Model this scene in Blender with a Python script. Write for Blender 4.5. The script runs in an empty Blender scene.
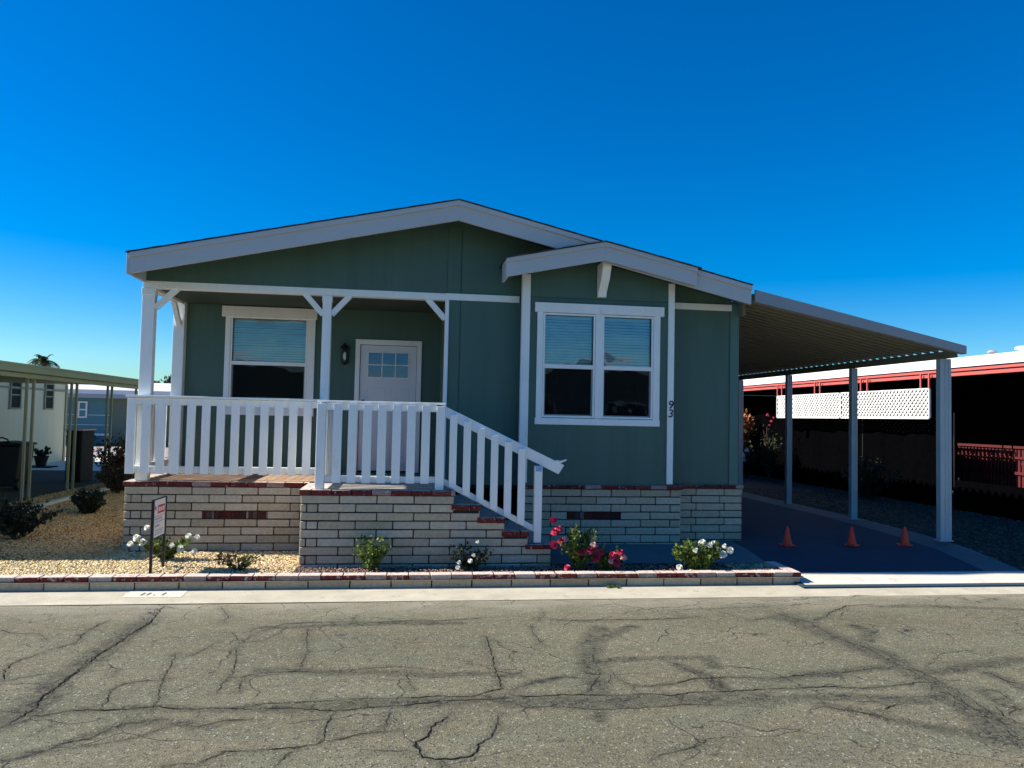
import bpy, bmesh, math, random
import numpy as np
from mathutils import Vector, Matrix, noise as mnoise
R = random.Random(7)
NR = np.random.default_rng(11)
sc = bpy.context.scene
COL = sc.collection
rad = math.radians

# ------------------------------------------------------------------ materials
def newmat(name):
    m = bpy.data.materials.new(name); m.use_nodes = True
    nt = m.node_tree
    return m, nt, nt.nodes['Principled BSDF'], nt.nodes, nt.links

def tex_noise(ns, ln, scale, detail=4, rough=.6, vec=None, dist=0):
    n = ns.new('ShaderNodeTexNoise'); n.inputs['Scale'].default_value = scale
    n.inputs['Detail'].default_value = detail; n.inputs['Roughness'].default_value = rough
    n.inputs['Distortion'].default_value = dist
    if vec is not None: ln.new(vec, n.inputs['Vector'])
    return n.outputs['Fac']

def mrange(ns, ln, src, a, b, c=0., d=1.):
    n = ns.new('ShaderNodeMapRange'); ln.new(src, n.inputs['Value'])
    for k, v in zip(('From Min', 'From Max', 'To Min', 'To Max'), (a, b, c, d)): n.inputs[k].default_value = v
    return n.outputs['Result']

def mixc(ns, ln, fac, a, b, mode='MIX'):
    n = ns.new('ShaderNodeMix'); n.data_type = 'RGBA'; n.blend_type = mode
    for sock, v in ((n.inputs[0], fac), (n.inputs[6], a), (n.inputs[7], b)):
        if isinstance(v, (int, float)): sock.default_value = v
        elif isinstance(v, tuple): sock.default_value = (*v, 1)
        else: ln.new(v, sock)
    return n.outputs[2]

def coords(ns, scale=None):
    t = ns.new('ShaderNodeTexCoord')
    return t.outputs['Object']

def mapping(ns, ln, vec, scale):
    m = ns.new('ShaderNodeMapping'); m.inputs['Scale'].default_value = scale; ln.new(vec, m.inputs['Vector'])
    return m.outputs['Vector']

def bump(ns, ln, bsdf, h, strength=.3, dist=.01):
    b = ns.new('ShaderNodeBump'); b.inputs['Strength'].default_value = strength
    b.inputs['Distance'].default_value = dist; ln.new(h, b.inputs['Height'])
    ln.new(b.outputs['Normal'], bsdf.inputs['Normal'])

def paint(name, col, rough=.55, var=.12, scale=6, bscale=60, bstr=.15, stretch=(1, 1, 1), metal=0, dirt=None, spec=.5):
    m, nt, b, ns, ln = newmat(name)
    v = mapping(ns, ln, coords(ns), stretch)
    f = tex_noise(ns, ln, scale, 5, .65, v)
    f = mrange(ns, ln, f, .3, .7)
    lo = tuple(c*(1-var) for c in col); hi = tuple(min(1, c*(1+var)) for c in col)
    c = mixc(ns, ln, f, lo, hi)
    if dirt:
        g = mrange(ns, ln, tex_noise(ns, ln, scale*2.3, 6, .7, v), .58, .72)
        g2 = ns.new('ShaderNodeMath'); g2.operation = 'MULTIPLY'; g2.inputs[1].default_value = dirt[1]; ln.new(g, g2.inputs[0])
        c = mixc(ns, ln, g2.outputs[0], c, dirt[0])
    ln.new(c, b.inputs['Base Color'])
    b.inputs['Roughness'].default_value = rough; b.inputs['Metallic'].default_value = metal
    b.inputs['Specular IOR Level'].default_value = spec
    bump(ns, ln, b, tex_noise(ns, ln, bscale, 3, .6, v), bstr, .004)
    return m

def island(name, cols, rough=.8, nscale=40, bstr=.5, var=.25, patch=None, trans=0., const=False, top=None):
    """every loose piece of the mesh takes its own tone"""
    m, nt, b, ns, ln = newmat(name)
    g = ns.new('ShaderNodeNewGeometry')
    r = ns.new('ShaderNodeValToRGB'); ln.new(g.outputs['Random Per Island'], r.inputs[0])
    el = r.color_ramp.elements
    el[0].position = 0; el[0].color = (*cols[0], 1); el[1].position = 1; el[1].color = (*cols[-1], 1)
    for i, c in enumerate(cols[1:-1]):
        e = el.new((i+1)/(len(cols)-1)); e.color = (*c, 1)
    if const:
        r.color_ramp.interpolation = 'CONSTANT'
        for i, e in enumerate(r.color_ramp.elements): e.position = i/len(cols)
    c = r.outputs[0]
    v = coords(ns)
    if nscale:
        f = mrange(ns, ln, tex_noise(ns, ln, nscale, 5, .7, v), .3, .7, 1-var, 1+var)
        mm = ns.new('ShaderNodeVectorMath'); mm.operation = 'SCALE'; ln.new(c, mm.inputs[0]); ln.new(f, mm.inputs['Scale'])
        c = mm.outputs[0]
    if patch:
        p = mrange(ns, ln, tex_noise(ns, ln, patch[1], 5, .7, v), patch[2], patch[2]+.05)
        c = mixc(ns, ln, p, c, patch[0])
    if top:   # sunlit glare painted pale into the upward faces
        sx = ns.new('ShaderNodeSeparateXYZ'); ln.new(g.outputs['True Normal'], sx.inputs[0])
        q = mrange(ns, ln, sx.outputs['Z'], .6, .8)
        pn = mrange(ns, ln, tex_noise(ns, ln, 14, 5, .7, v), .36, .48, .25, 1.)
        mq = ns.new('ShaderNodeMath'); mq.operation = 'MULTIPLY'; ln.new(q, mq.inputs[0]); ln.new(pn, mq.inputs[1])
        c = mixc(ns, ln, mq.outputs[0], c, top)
    ln.new(c, b.inputs['Base Color']); b.inputs['Roughness'].default_value = rough
    b.inputs['Specular IOR Level'].default_value = .3
    if nscale: bump(ns, ln, b, tex_noise(ns, ln, nscale*1.5, 4, .7, v), bstr, .006)
    if trans:
        t = ns.new('ShaderNodeBsdfTranslucent'); ln.new(c, t.inputs[0])
        mx = ns.new('ShaderNodeMixShader'); mx.inputs[0].default_value = trans
        ln.new(b.outputs[0], mx.inputs[1]); ln.new(t.outputs[0], mx.inputs[2])
        ln.new(mx.outputs[0], nt.nodes['Material Output'].inputs[0])
    return m

M = {}
M['green'] = paint('green_siding_paint', (.064, .132, .104), .6, .10, 2.4, 70, .45, (1.6, 1.6, .12), dirt=((.085, .15, .12), .35))
M['green_trim'] = paint('green_corner_paint', (.085, .175, .15), .5, .06, 3)
M['seam_shadow'] = paint('seam_shadow_paint', (.022, .045, .038), .7, .1)
M['white'] = paint('white_trim_paint', (.87, .89, .86), .45, .045, 5, 45, .2, (1, 1, .4), dirt=((.55, .53, .48), .35))
M['fascia'] = paint('grey_white_fascia_paint', (.48, .50, .51), .5, .05, 3, 40, .2, (.4, 1, 1), dirt=((.4, .38, .36), .3))
M['fascia_edge'] = paint('drip_edge_paint', (.36, .35, .36), .5, .08, 3)
M['shingle'] = island('asphalt_shingle', [(.05, .045, .045), (.09, .08, .08), (.035, .03, .03)], .9, 50, .5)
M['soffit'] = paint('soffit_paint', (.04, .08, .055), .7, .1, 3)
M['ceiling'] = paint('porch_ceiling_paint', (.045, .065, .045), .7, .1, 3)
M['door'] = paint('door_paint', (.74, .75, .77), .4, .03, 3)
M['black'] = paint('black_metal', (.012, .012, .013), .4, .2, 10)
M['brick'] = island('cream_slump_block', [(.46, .37, .25), (.53, .44, .31), (.42, .34, .23), (.57, .49, .36), (.48, .40, .295)], .9, 30, .9, .18, patch=((.20, .16, .13), 55, .66))
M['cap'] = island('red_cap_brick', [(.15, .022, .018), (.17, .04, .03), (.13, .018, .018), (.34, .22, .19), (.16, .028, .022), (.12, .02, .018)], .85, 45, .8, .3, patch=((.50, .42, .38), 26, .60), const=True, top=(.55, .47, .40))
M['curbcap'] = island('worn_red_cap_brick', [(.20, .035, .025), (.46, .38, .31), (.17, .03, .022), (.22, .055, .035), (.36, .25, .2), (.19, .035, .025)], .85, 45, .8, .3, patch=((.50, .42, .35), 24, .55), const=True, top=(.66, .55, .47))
M['mortar'] = paint('dark_mortar', (.032, .026, .020), .95, .2, 20, 80, .5)
M['paver'] = island('tan_floor_paver', [(.36, .23, .15), (.42, .29, .20), (.33, .20, .13)], .9, 30, .5, .2)
M['vent'] = island('dark_red_vent_brick', [(.075, .012, .012), (.11, .02, .018), (.05, .01, .01), (.35, .27, .24)], .9, 40, .6, .3)
M['concrete'] = paint('pale_concrete', (.66, .61, .51), .9, .10, 1.3, 120, .5, dirt=((.36, .34, .30), .6))
M['gutter'] = paint('worn_gutter_concrete', (.48, .435, .33), .9, .16, 3, 90, .6, dirt=((.26, .235, .17), .85))
M['drive'] = paint('driveway_sealed_shade_concrete', (.030, .062, .088), .9, .12, 1.2, 110, .4, dirt=((.026, .045, .068), .7), spec=.2)  # sealed dark tone, pushed navy to carry the carport shade
M['walk'] = paint('walkway_concrete', (.13, .165, .17), .9, .12, 1.6, 110, .4, dirt=((.10, .11, .12), .6), spec=.2)  # blue of the shade put into the concrete colour
M['bugscreen'] = None
M['cheek'] = paint('step_tread_concrete', (.50, .46, .41), .9, .15, 6, 90, .5)
M['carsheet'] = paint('carport_sheet_enamel', (.19, .185, .140), .6, .08, 2)
M['carfascia'] = paint('carport_fascia_enamel', (.28, .30, .32), .45, .05, 2)
M['carpost'] = paint('carport_post_enamel', (.36, .43, .46), .45, .08, 4)
M['cream'] = paint('cream_siding', (.84, .74, .48), .7, .05, 1, 60, .2, (1, 6, .2))
M['olive'] = paint('olive_enamel', (.33, .31, .18), .6, .08, 2)
M['teal'] = paint('teal_siding', (.085, .22, .26), .7, .08, 2)
M['greygreen'] = paint('grey_green_siding', (.14, .17, .13), .7, .08, 2)
M['roofwhite'] = paint('white_metal_roof', (.82, .80, .78), .5, .05, 1)
M['redtrim'] = paint('red_fascia_paint', (.50, .105, .085), .5, .08, 2)
M['redpaint'] = paint('dull_red_paint', (.085, .008, .010), .6, .12, 4)
M['darkwall'] = paint('shade_dark_siding', (.007, .005, .005), .9, .2, 2, spec=0)  # near-black puts the deep carport shade into the siding colour
M['screen'] = paint('black_filler_sheet', (.0016, .0016, .002), 1, .2, 10, spec=0)  # near-black sheet added to stand in for deep carport shade
M['bin'] = paint('black_bin_plastic', (.006, .006, .007), .5, .15, 5)
M['bucket'] = paint('white_plastic', (.75, .76, .8), .4, .03, 4)
M['cabinet'] = paint('dark_cabinet', (.008, .007, .008), .8, .1, 4)
M['bark'] = paint('bark', (.10, .07, .05), .9, .25, 15, 60, .8)
M['stem'] = paint('green_stem', (.09, .11, .035), .7, .25, 20)
M['cone'] = paint('orange_cone_plastic', (.95, .05, .01), .55, .06, 14, dirt=((.6, .04, .02), .3))
M['dirt'] = paint('yard_dirt', (.17, .135, .095), 1, .3, 9, 70, 1, dirt=((.28, .23, .17), .7))
M['soil'] = paint('dark_soil', (.05, .038, .028), 1, .35, 20, 80, 1)
M['land'] = paint('far_ground', (.26, .23, .18), 1, .15, .3, 20, .5)
M['leaf'] = island('rose_leaf', [(.05, .09, .02), (.14, .20, .035), (.08, .14, .03), (.26, .30, .07)], .5, 0, 0, trans=.25)
M['leaf_dark'] = island('dark_leaf', [(.012, .022, .010), (.03, .045, .02), (.02, .03, .012), (.05, .035, .02)], .55, 0, 0, trans=.15)
M['leaf_red'] = island('reddish_leaf', [(.05, .05, .02), (.12, .07, .03), (.07, .03, .02), (.09, .09, .04)], .6, 0, 0, trans=.2)
M['leaf_sparse'] = island('yellow_green_leaf', [(.10, .12, .03), (.22, .20, .06), (.07, .06, .03), (.16, .17, .05)], .6, 0, 0, trans=.25)
M['leaf_tree'] = island('tree_leaf', [(.02, .04, .015), (.05, .08, .03), (.03, .05, .02)], .6, 0, 0, trans=.15)
M['leaf_orange'] = island('orange_leaf', [(.40, .12, .03), (.55, .25, .08), (.30, .07, .03), (.14, .14, .05)], .6, 0, 0, trans=.25)
M['petal_white'] = island('white_petal', [(.80, .80, .70), (.86, .86, .80), (.72, .72, .55)], .6, 0, 0, trans=.2)
M['petal_pink'] = island('pink_petal', [(.52, .02, .07), (.68, .07, .15), (.40, .012, .04)], .55, 0, 0, trans=.2)
M['petal_pale'] = island('pale_pink_petal', [(.85, .45, .45), (.80, .60, .50), (.75, .25, .32)], .55, 0, 0, trans=.2)
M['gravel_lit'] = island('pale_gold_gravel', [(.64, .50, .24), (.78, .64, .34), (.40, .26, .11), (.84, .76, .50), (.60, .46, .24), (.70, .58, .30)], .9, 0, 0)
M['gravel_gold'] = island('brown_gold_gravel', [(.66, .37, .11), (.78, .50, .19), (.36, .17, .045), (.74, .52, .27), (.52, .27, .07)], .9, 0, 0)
M['gravel_dark'] = island('shade_dim_gravel', [(.075, .07, .05), (.11, .10, .07), (.05, .045, .035), (.16, .15, .12)], .9, 0, 0)  # stone colours darkened to hold the carport shadow
M['gravel_red'] = island('reddish_gravel', [(.30, .15, .10), (.42, .26, .18), (.22, .10, .08), (.48, .38, .28)], .9, 0, 0)
M['sign'] = paint('sign_panel', (.80, .79, .80), .35, .02, 5)
M['signred'] = paint('sign_red_ink', (.55, .015, .02), .4, .05, 5)
M['signink'] = paint('sign_grey_ink', (.35, .36, .45), .4, .1, 5)
M['signwhite'] = paint('sign_white_ink', (.85, .82, .82), .4, .02, 5)
M['patchwhite'] = paint('worn_white_road_paint', (.64, .595, .485), .8, .08, 8, 90, .5, dirt=((.50, .46, .36), .9))
M['ink'] = paint('faded_black_paint', (.22, .21, .19), .8, .4, 40)
M['crack'] = paint('crack_dark', (.012, .011, .010), 1, .4, 60, spec=.05)
M['bluetape'] = paint('pale_blue_tape', (.25, .42, .62), .6, .05, 5)
M['dark_inside'] = paint('dark_interior', (.025, .045, .055), .9, .1, 1)
M['blind'] = paint('white_blind', (.80, .86, .86), .5, .04, 3)
M['bulb'] = paint('frosted_bulb', (.9, .9, .85), .3, .01, 2)
M['lat'] = paint('white_lattice_paint', (.80, .78, .74), .5, .04, 5)
M['pinkwood'] = paint('pale_pink_paint', (.75, .42, .42), .6, .05, 5)

def glass(name, tint, k=.09):
    m, nt, b, ns, ln = newmat(name)
    tr = ns.new('ShaderNodeBsdfTransparent'); tr.inputs[0].default_value = (*tint, 1)
    gl = ns.new('ShaderNodeBsdfGlossy'); gl.inputs['Roughness'].default_value = .015
    fr = ns.new('ShaderNodeFresnel'); fr.inputs[0].default_value = 1.6
    ad = ns.new('ShaderNodeMath'); ad.operation = 'ADD'; ad.inputs[1].default_value = k; ln.new(fr.outputs[0], ad.inputs[0])
    v = coords(ns); bp = ns.new('ShaderNodeBump'); bp.inputs['Strength'].default_value = .25; bp.inputs['Distance'].default_value = .02
    ln.new(tex_noise(ns, ln, 2.2, 2, .5, v), bp.inputs['Height']); ln.new(bp.outputs[0], gl.inputs['Normal'])
    mx = ns.new('ShaderNodeMixShader'); ln.new(ad.outputs[0], mx.inputs[0]); ln.new(tr.outputs[0], mx.inputs[1]); ln.new(gl.outputs[0], mx.inputs[2])
    ln.new(mx.outputs[0], nt.nodes['Material Output'].inputs[0])
    return m
M['glass'] = glass('window_glass', (.90, .99, 1.), .035)
M['glass_door'] = glass('door_glass', (.10, .42, .68), .06)

def asphalt_mat():
    m, nt, b, ns, ln = newmat('aged_asphalt')
    v = coords(ns)
    big = mrange(ns, ln, tex_noise(ns, ln, .7, 5, .6, mapping(ns, ln, v, (.6, 1.4, 1))), .3, .7)
    c = mixc(ns, ln, big, (.118, .114, .076), (.190, .180, .124))
    med = mrange(ns, ln, tex_noise(ns, ln, 5, 6, .7, mapping(ns, ln, v, (.5, 1.3, 1))), .35, .65)
    c = mixc(ns, ln, med, c, (.195, .180, .132), 'MIX'); 
    c2 = mixc(ns, ln, .45, mixc(ns, ln, big, (.118, .114, .076), (.190, .180, .124)), c)
    # aggregate speckle
    vo = ns.new('ShaderNodeTexVoronoi'); vo.inputs['Scale'].default_value = 95; ln.new(v, vo.inputs['Vector'])
    sp = ns.new('ShaderNodeSeparateColor'); ln.new(vo.outputs['Color'], sp.inputs[0])
    s1 = mrange(ns, ln, sp.outputs[0], .0, 1., .74, 1.26)
    mm = ns.new('ShaderNodeVectorMath'); mm.operation = 'SCALE'; ln.new(c2, mm.inputs[0]); ln.new(s1, mm.inputs['Scale'])
    c3 = mm.outputs[0]
    hue = mrange(ns, ln, tex_noise(ns, ln, 1.9, 5, .65, mapping(ns, ln, v, (.7, 1.6, 1))), .38, .62)
    c3 = mixc(ns, ln, 1., c3, mixc(ns, ln, hue, (.93, .97, .91), (1.02, .96, .89)), 'MULTIPLY')
    mot = mrange(ns, ln, tex_noise(ns, ln, 16, 5, .75, mapping(ns, ln, v, (.6, 1.2, 1))), .3, .7, .84, 1.16)
    mm2 = ns.new('ShaderNodeVectorMath'); mm2.operation = 'SCALE'; ln.new(c3, mm2.inputs[0]); ln.new(mot, mm2.inputs['Scale']); c3 = mm2.outputs[0]
    brightstone = mrange(ns, ln, sp.outputs[1], .965, .975)
    c3 = mixc(ns, ln, brightstone, c3, (.33, .31, .25))
    dk = mrange(ns, ln, sp.outputs[2], .94, .95)
    c3 = mixc(ns, ln, dk, c3, (.07, .07, .06))
    at = ns.new('ShaderNodeAttribute'); at.attribute_name = 'seal'
    br = mrange(ns, ln, tex_noise(ns, ln, 9, 5, .7, v), .25, .5)
    ml = ns.new('ShaderNodeMath'); ml.operation = 'MULTIPLY'; ln.new(at.outputs['Fac'], ml.inputs[0]); ln.new(br, ml.inputs[1])
    c4 = mixc(ns, ln, ml.outputs[0], c3, mixc(ns, ln, .56, c3, (.040, .042, .032)))
    fd = ns.new('ShaderNodeAttribute'); fd.attribute_name = 'dust'
    ml2 = ns.new('ShaderNodeMath'); ml2.operation = 'MULTIPLY'; ln.new(fd.outputs['Fac'], ml2.inputs[0]); ln.new(mrange(ns, ln, med, 0, 1, .45, 1.), ml2.inputs[1])
    c5 = mixc(ns, ln, ml2.outputs[0], c4, (.36, .33, .25))
    # fine alligator cracking, mostly inside the worn streaks
    def crk(scale, wid, lo, hi, sc2):
        wv = ns.new('ShaderNodeTexNoise'); wv.inputs['Scale'].default_value = scale*1.8; wv.inputs['Detail'].default_value = 4; ln.new(v, wv.inputs['Vector'])
        ad = ns.new('ShaderNodeMix'); ad.data_type = 'VECTOR'; ad.inputs[0].default_value = .22; ln.new(v, ad.inputs[4]); ln.new(wv.outputs['Color'], ad.inputs[5])
        vc = ns.new('ShaderNodeTexVoronoi'); vc.feature = 'DISTANCE_TO_EDGE'; vc.inputs['Scale'].default_value = scale; ln.new(ad.outputs[1], vc.inputs['Vector'])
        line = mrange(ns, ln, vc.outputs['Distance'], wid, wid*.35)
        msk = mrange(ns, ln, tex_noise(ns, ln, sc2, 4, .6, v), lo, hi)
        q = ns.new('ShaderNodeMath'); q.operation = 'MULTIPLY'; ln.new(line, q.inputs[0]); ln.new(msk, q.inputs[1]); return q.outputs[0]
    fine = ns.new('ShaderNodeMath'); fine.operation = 'MULTIPLY'; ln.new(crk(7., .05, .38, .50, 3.5), fine.inputs[0]); ln.new(at.outputs['Fac'], fine.inputs[1])
    c6 = mixc(ns, ln, fine.outputs[0], c5, (.028, .027, .022))
    c7 = mixc(ns, ln, crk(1.7, .0075, .44, .54, 1.6), c6, (.035, .033, .027))
    c8 = mixc(ns, ln, crk(3.8, .014, .52, .62, 1.1), c7, (.05, .048, .038))
    c8 = mixc(ns, ln, 1., c8, (.90, .90, .90), 'MULTIPLY')
    ln.new(c8, b.inputs['Base Color']); b.inputs['Roughness'].default_value = .92
    b.inputs['Specular IOR Level'].default_value = .25
    bump(ns, ln, b, vo.outputs['Distance'], .55, .006)
    return m
M['asphalt'] = asphalt_mat()
def bug():
    m, nt, b, ns, ln = newmat('insect_screen_mesh')
    tr = ns.new('ShaderNodeBsdfTransparent'); b.inputs['Base Color'].default_value = (.01, .012, .014, 1); b.inputs['Roughness'].default_value = 1; b.inputs['Specular IOR Level'].default_value = 0
    mx = ns.new('ShaderNodeMixShader'); mx.inputs[0].default_value = .30
    ln.new(tr.outputs[0], mx.inputs[1]); ln.new(b.outputs[0], mx.inputs[2]); ln.new(mx.outputs[0], nt.nodes['Material Output'].inputs[0]); return m
M['bugscreen'] = bug()

# ------------------------------------------------------------------ objects
def props(o, label=None, cat=None, group=None, kind=None):
    if label: o['label'] = label
    if cat: o['category'] = cat
    if group: o['group'] = group
    if kind: o['kind'] = kind
    return o

def thing(name, loc, label, cat, group=None, rz=0.):
    o = bpy.data.objects.new(name, None); COL.objects.link(o)
    o.location = loc; o.rotation_euler = (0, 0, rz); o.empty_display_size = .2
    return props(o, label, cat, group)

def org(parent):
    v = Vector((0, 0, 0))
    while parent is not None:
        v += parent.location; parent = parent.parent
    return v

class MB:
    def __init__(s): s.v = []; s.f = []; s.m = []; s.mi = 0
    def add(s, vs, fs):
        o = len(s.v); s.v += [tuple(p) for p in vs]
        for f in fs: s.f.append(tuple(o+i for i in f)); s.m.append(s.mi)
        return s
    def box(s, x0, x1, y0, y1, z0, z1, j=0.):
        P = [(x, y, z) for z in (z0, z1) for y in (y0, y1) for x in (x0, x1)]
        if j: P = [(a+R.uniform(-j, j), b+R.uniform(-j, j), c+R.uniform(-j, j)) for a, b, c in P]
        return s.add(P, [(0, 2, 3, 1), (4, 5, 7, 6), (0, 1, 5, 4), (2, 6, 7, 3), (0, 4, 6, 2), (1, 3, 7, 5)])
    def ext(s, pts, a, b, axis='y'):
        """polygon in the plane across the axis, extruded from a to b along it"""
        n = len(pts)
        if axis == 'y': A = [(p, a, q) for p, q in pts]; B = [(p, b, q) for p, q in pts]
        elif axis == 'x': A = [(a, p, q) for p, q in pts]; B = [(b, p, q) for p, q in pts]
        else: A = [(p, q, a) for p, q in pts]; B = [(p, q, b) for p, q in pts]
        fs = [tuple(range(n)), tuple(range(2*n-1, n-1, -1))]
        for i in range(n): k = (i+1) % n; fs.append((i, n+i, n+k, k))
        return s.add(A+B, fs)
    def tube(s, pts, rs, n=8, cap=True):
        pts = [Vector(p) for p in pts]
        if isinstance(rs, (int, float)): rs = [rs]*len(pts)
        vs = []
        for i, p in enumerate(pts):
            d = (pts[min(i+1, len(pts)-1)]-pts[max(i-1, 0)]).normalized()
            u = d.cross(Vector((0, 0, 1))) if abs(d.z) < .95 else d.cross(Vector((1, 0, 0)))
            u.normalize(); w = d.cross(u)
            for k in range(n):
                a = 2*math.pi*k/n; vs.append(p+(u*math.cos(a)+w*math.sin(a))*rs[i])
        fs = []
        for i in range(len(pts)-1):
            for k in range(n):
                l = (k+1) % n; fs.append((i*n+k, i*n+l, (i+1)*n+l, (i+1)*n+k))
        if cap: fs.append(tuple(range(n-1, -1, -1))); fs.append(tuple((len(pts)-1)*n+k for k in range(n)))
        return s.add(vs, fs)
    def lathe(s, c, prof, n=16):
        vs = []; fs = []
        for r, z in prof:
            for k in range(n):
                a = 2*math.pi*k/n; vs.append((c[0]+r*math.cos(a), c[1]+r*math.sin(a), c[2]+z))
        for i in range(len(prof)-1):
            for k in range(n):
                l = (k+1) % n; fs.append((i*n+k, i*n+l, (i+1)*n+l, (i+1)*n+k))
        fs.append(tuple(range(n-1, -1, -1))); fs.append(tuple((len(prof)-1)*n+k for k in range(n)))
        return s.add(vs, fs)
    def build(s, name, mats, parent=None, bevel=0., smooth=False, fix=True):
        me = bpy.data.meshes.new(name)
        o0 = org(parent)
        me.from_pydata([(x-o0.x, y-o0.y, z-o0.z) for x, y, z in s.v], [], s.f)
        if not isinstance(mats, (list, tuple)): mats = [mats]
        for m in mats: me.materials.append(m)
        if len(mats) > 1: me.polygons.foreach_set('material_index', s.m)
        if fix:
            bm = bmesh.new(); bm.from_mesh(me); bmesh.ops.recalc_face_normals(bm, faces=bm.faces); bm.to_mesh(me); bm.free()
        if smooth: me.polygons.foreach_set('use_smooth', [True]*len(me.polygons))
        o = bpy.data.objects.new(name, me); COL.objects.link(o)
        if parent is not None: o.parent = parent
        if bevel:
            b = o.modifiers.new('bevel', 'BEVEL'); b.width = bevel; b.segments = 2; b.limit_method = 'ANGLE'; b.angle_limit = rad(40)
        return o

def npmesh(name, V, F, mat, parent=None, smooth=False):
    V = np.asarray(V, dtype=np.float32); F = np.asarray(F, dtype=np.int32)
    o0 = org(parent)
    V = V-np.array(o0, dtype=np.float32)
    me = bpy.data.meshes.new(name); n = len(F); k = F.shape[1]
    me.vertices.add(len(V)); me.vertices.foreach_set('co', V.ravel())
    me.loops.add(n*k); me.loops.foreach_set('vertex_index', F.ravel())
    me.polygons.add(n); me.polygons.foreach_set('loop_start', np.arange(n, dtype=np.int32)*k)
    me.polygons.foreach_set('loop_total', np.full(n, k, dtype=np.int32))
    if smooth: me.polygons.foreach_set('use_smooth', np.ones(n, dtype=bool))
    me.materials.append(mat); me.update(calc_edges=True); me.validate()
    o = bpy.data.objects.new(name, me); COL.objects.link(o)
    if parent is not None: o.parent = parent
    return o

def copy_tree(o, parent=None):
    kids = [c for c in bpy.data.objects if c.parent == o]
    c = o.copy(); COL.objects.link(c); c.parent = parent
    for k in kids: copy_tree(k, c)
    return c

# bricks: every block a loose piece of one mesh
def course(mb, axis, a0, a1, front, z0, z1, start, blen, depth=.09, gap=.011, sign=-1, units=None):
    """one course along axis x or y; 'front' is the outer face coordinate; sign is the outward direction"""
    a = a0; i = 0
    while a < a1-.02:
        L = units[i] if units and i < len(units) else (start if i == 0 and start else blen)
        b = min(a+L, a1)
        if a1-b < .05: b = a1
        fr = front+sign*R.uniform(0, .004)
        lo, hi = sorted((fr, front-sign*depth))
        zz0, zz1 = z0+gap*.5+R.uniform(-.0015, .0015), z1-gap*.5+R.uniform(-.0015, .0015)
        if axis == 'x': mb.box(a+gap*.5, b-gap*.5, lo, hi, zz0, zz1, .0016)
        else: mb.box(lo, hi, a+gap*.5, b-gap*.5, zz0, zz1, .0016)
        a = b; i += 1

def leaves(centers, dirs, size, jit=.35):
    """small folded leaves, 2 quads each"""
    n = len(centers); C = np.asarray(centers, float)
    d = np.asarray(dirs, float)+NR.normal(0, .5, (n, 3)); d /= np.linalg.norm(d, axis=1)[:, None]+1e-9
    u = np.cross(d, NR.normal(0, 1, (n, 3))); u /= np.linalg.norm(u, axis=1)[:, None]+1e-9
    w = np.cross(d, u)
    s = size*(1+NR.uniform(-jit, jit, n))[:, None]
    P = [C-d*s*.5, C+u*s*.30+w*s*.09, C+d*s*.12+w*0, C-u*s*.30+w*s*.09, C+d*s*.55]
    V = np.stack([P[0], P[1], P[4], P[3], P[2]], 1).reshape(-1, 3)
    b = np.arange(n)*5
    F = np.concatenate([np.stack([b, b+1, b+2, b+4], 1), np.stack([b, b+4, b+2, b+3], 1)])
    return V, F
SAT, SKY, SUNE, EXPO, TINT = 1.7, .085, 5.0, .85, (.50, .79, .96)
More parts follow.
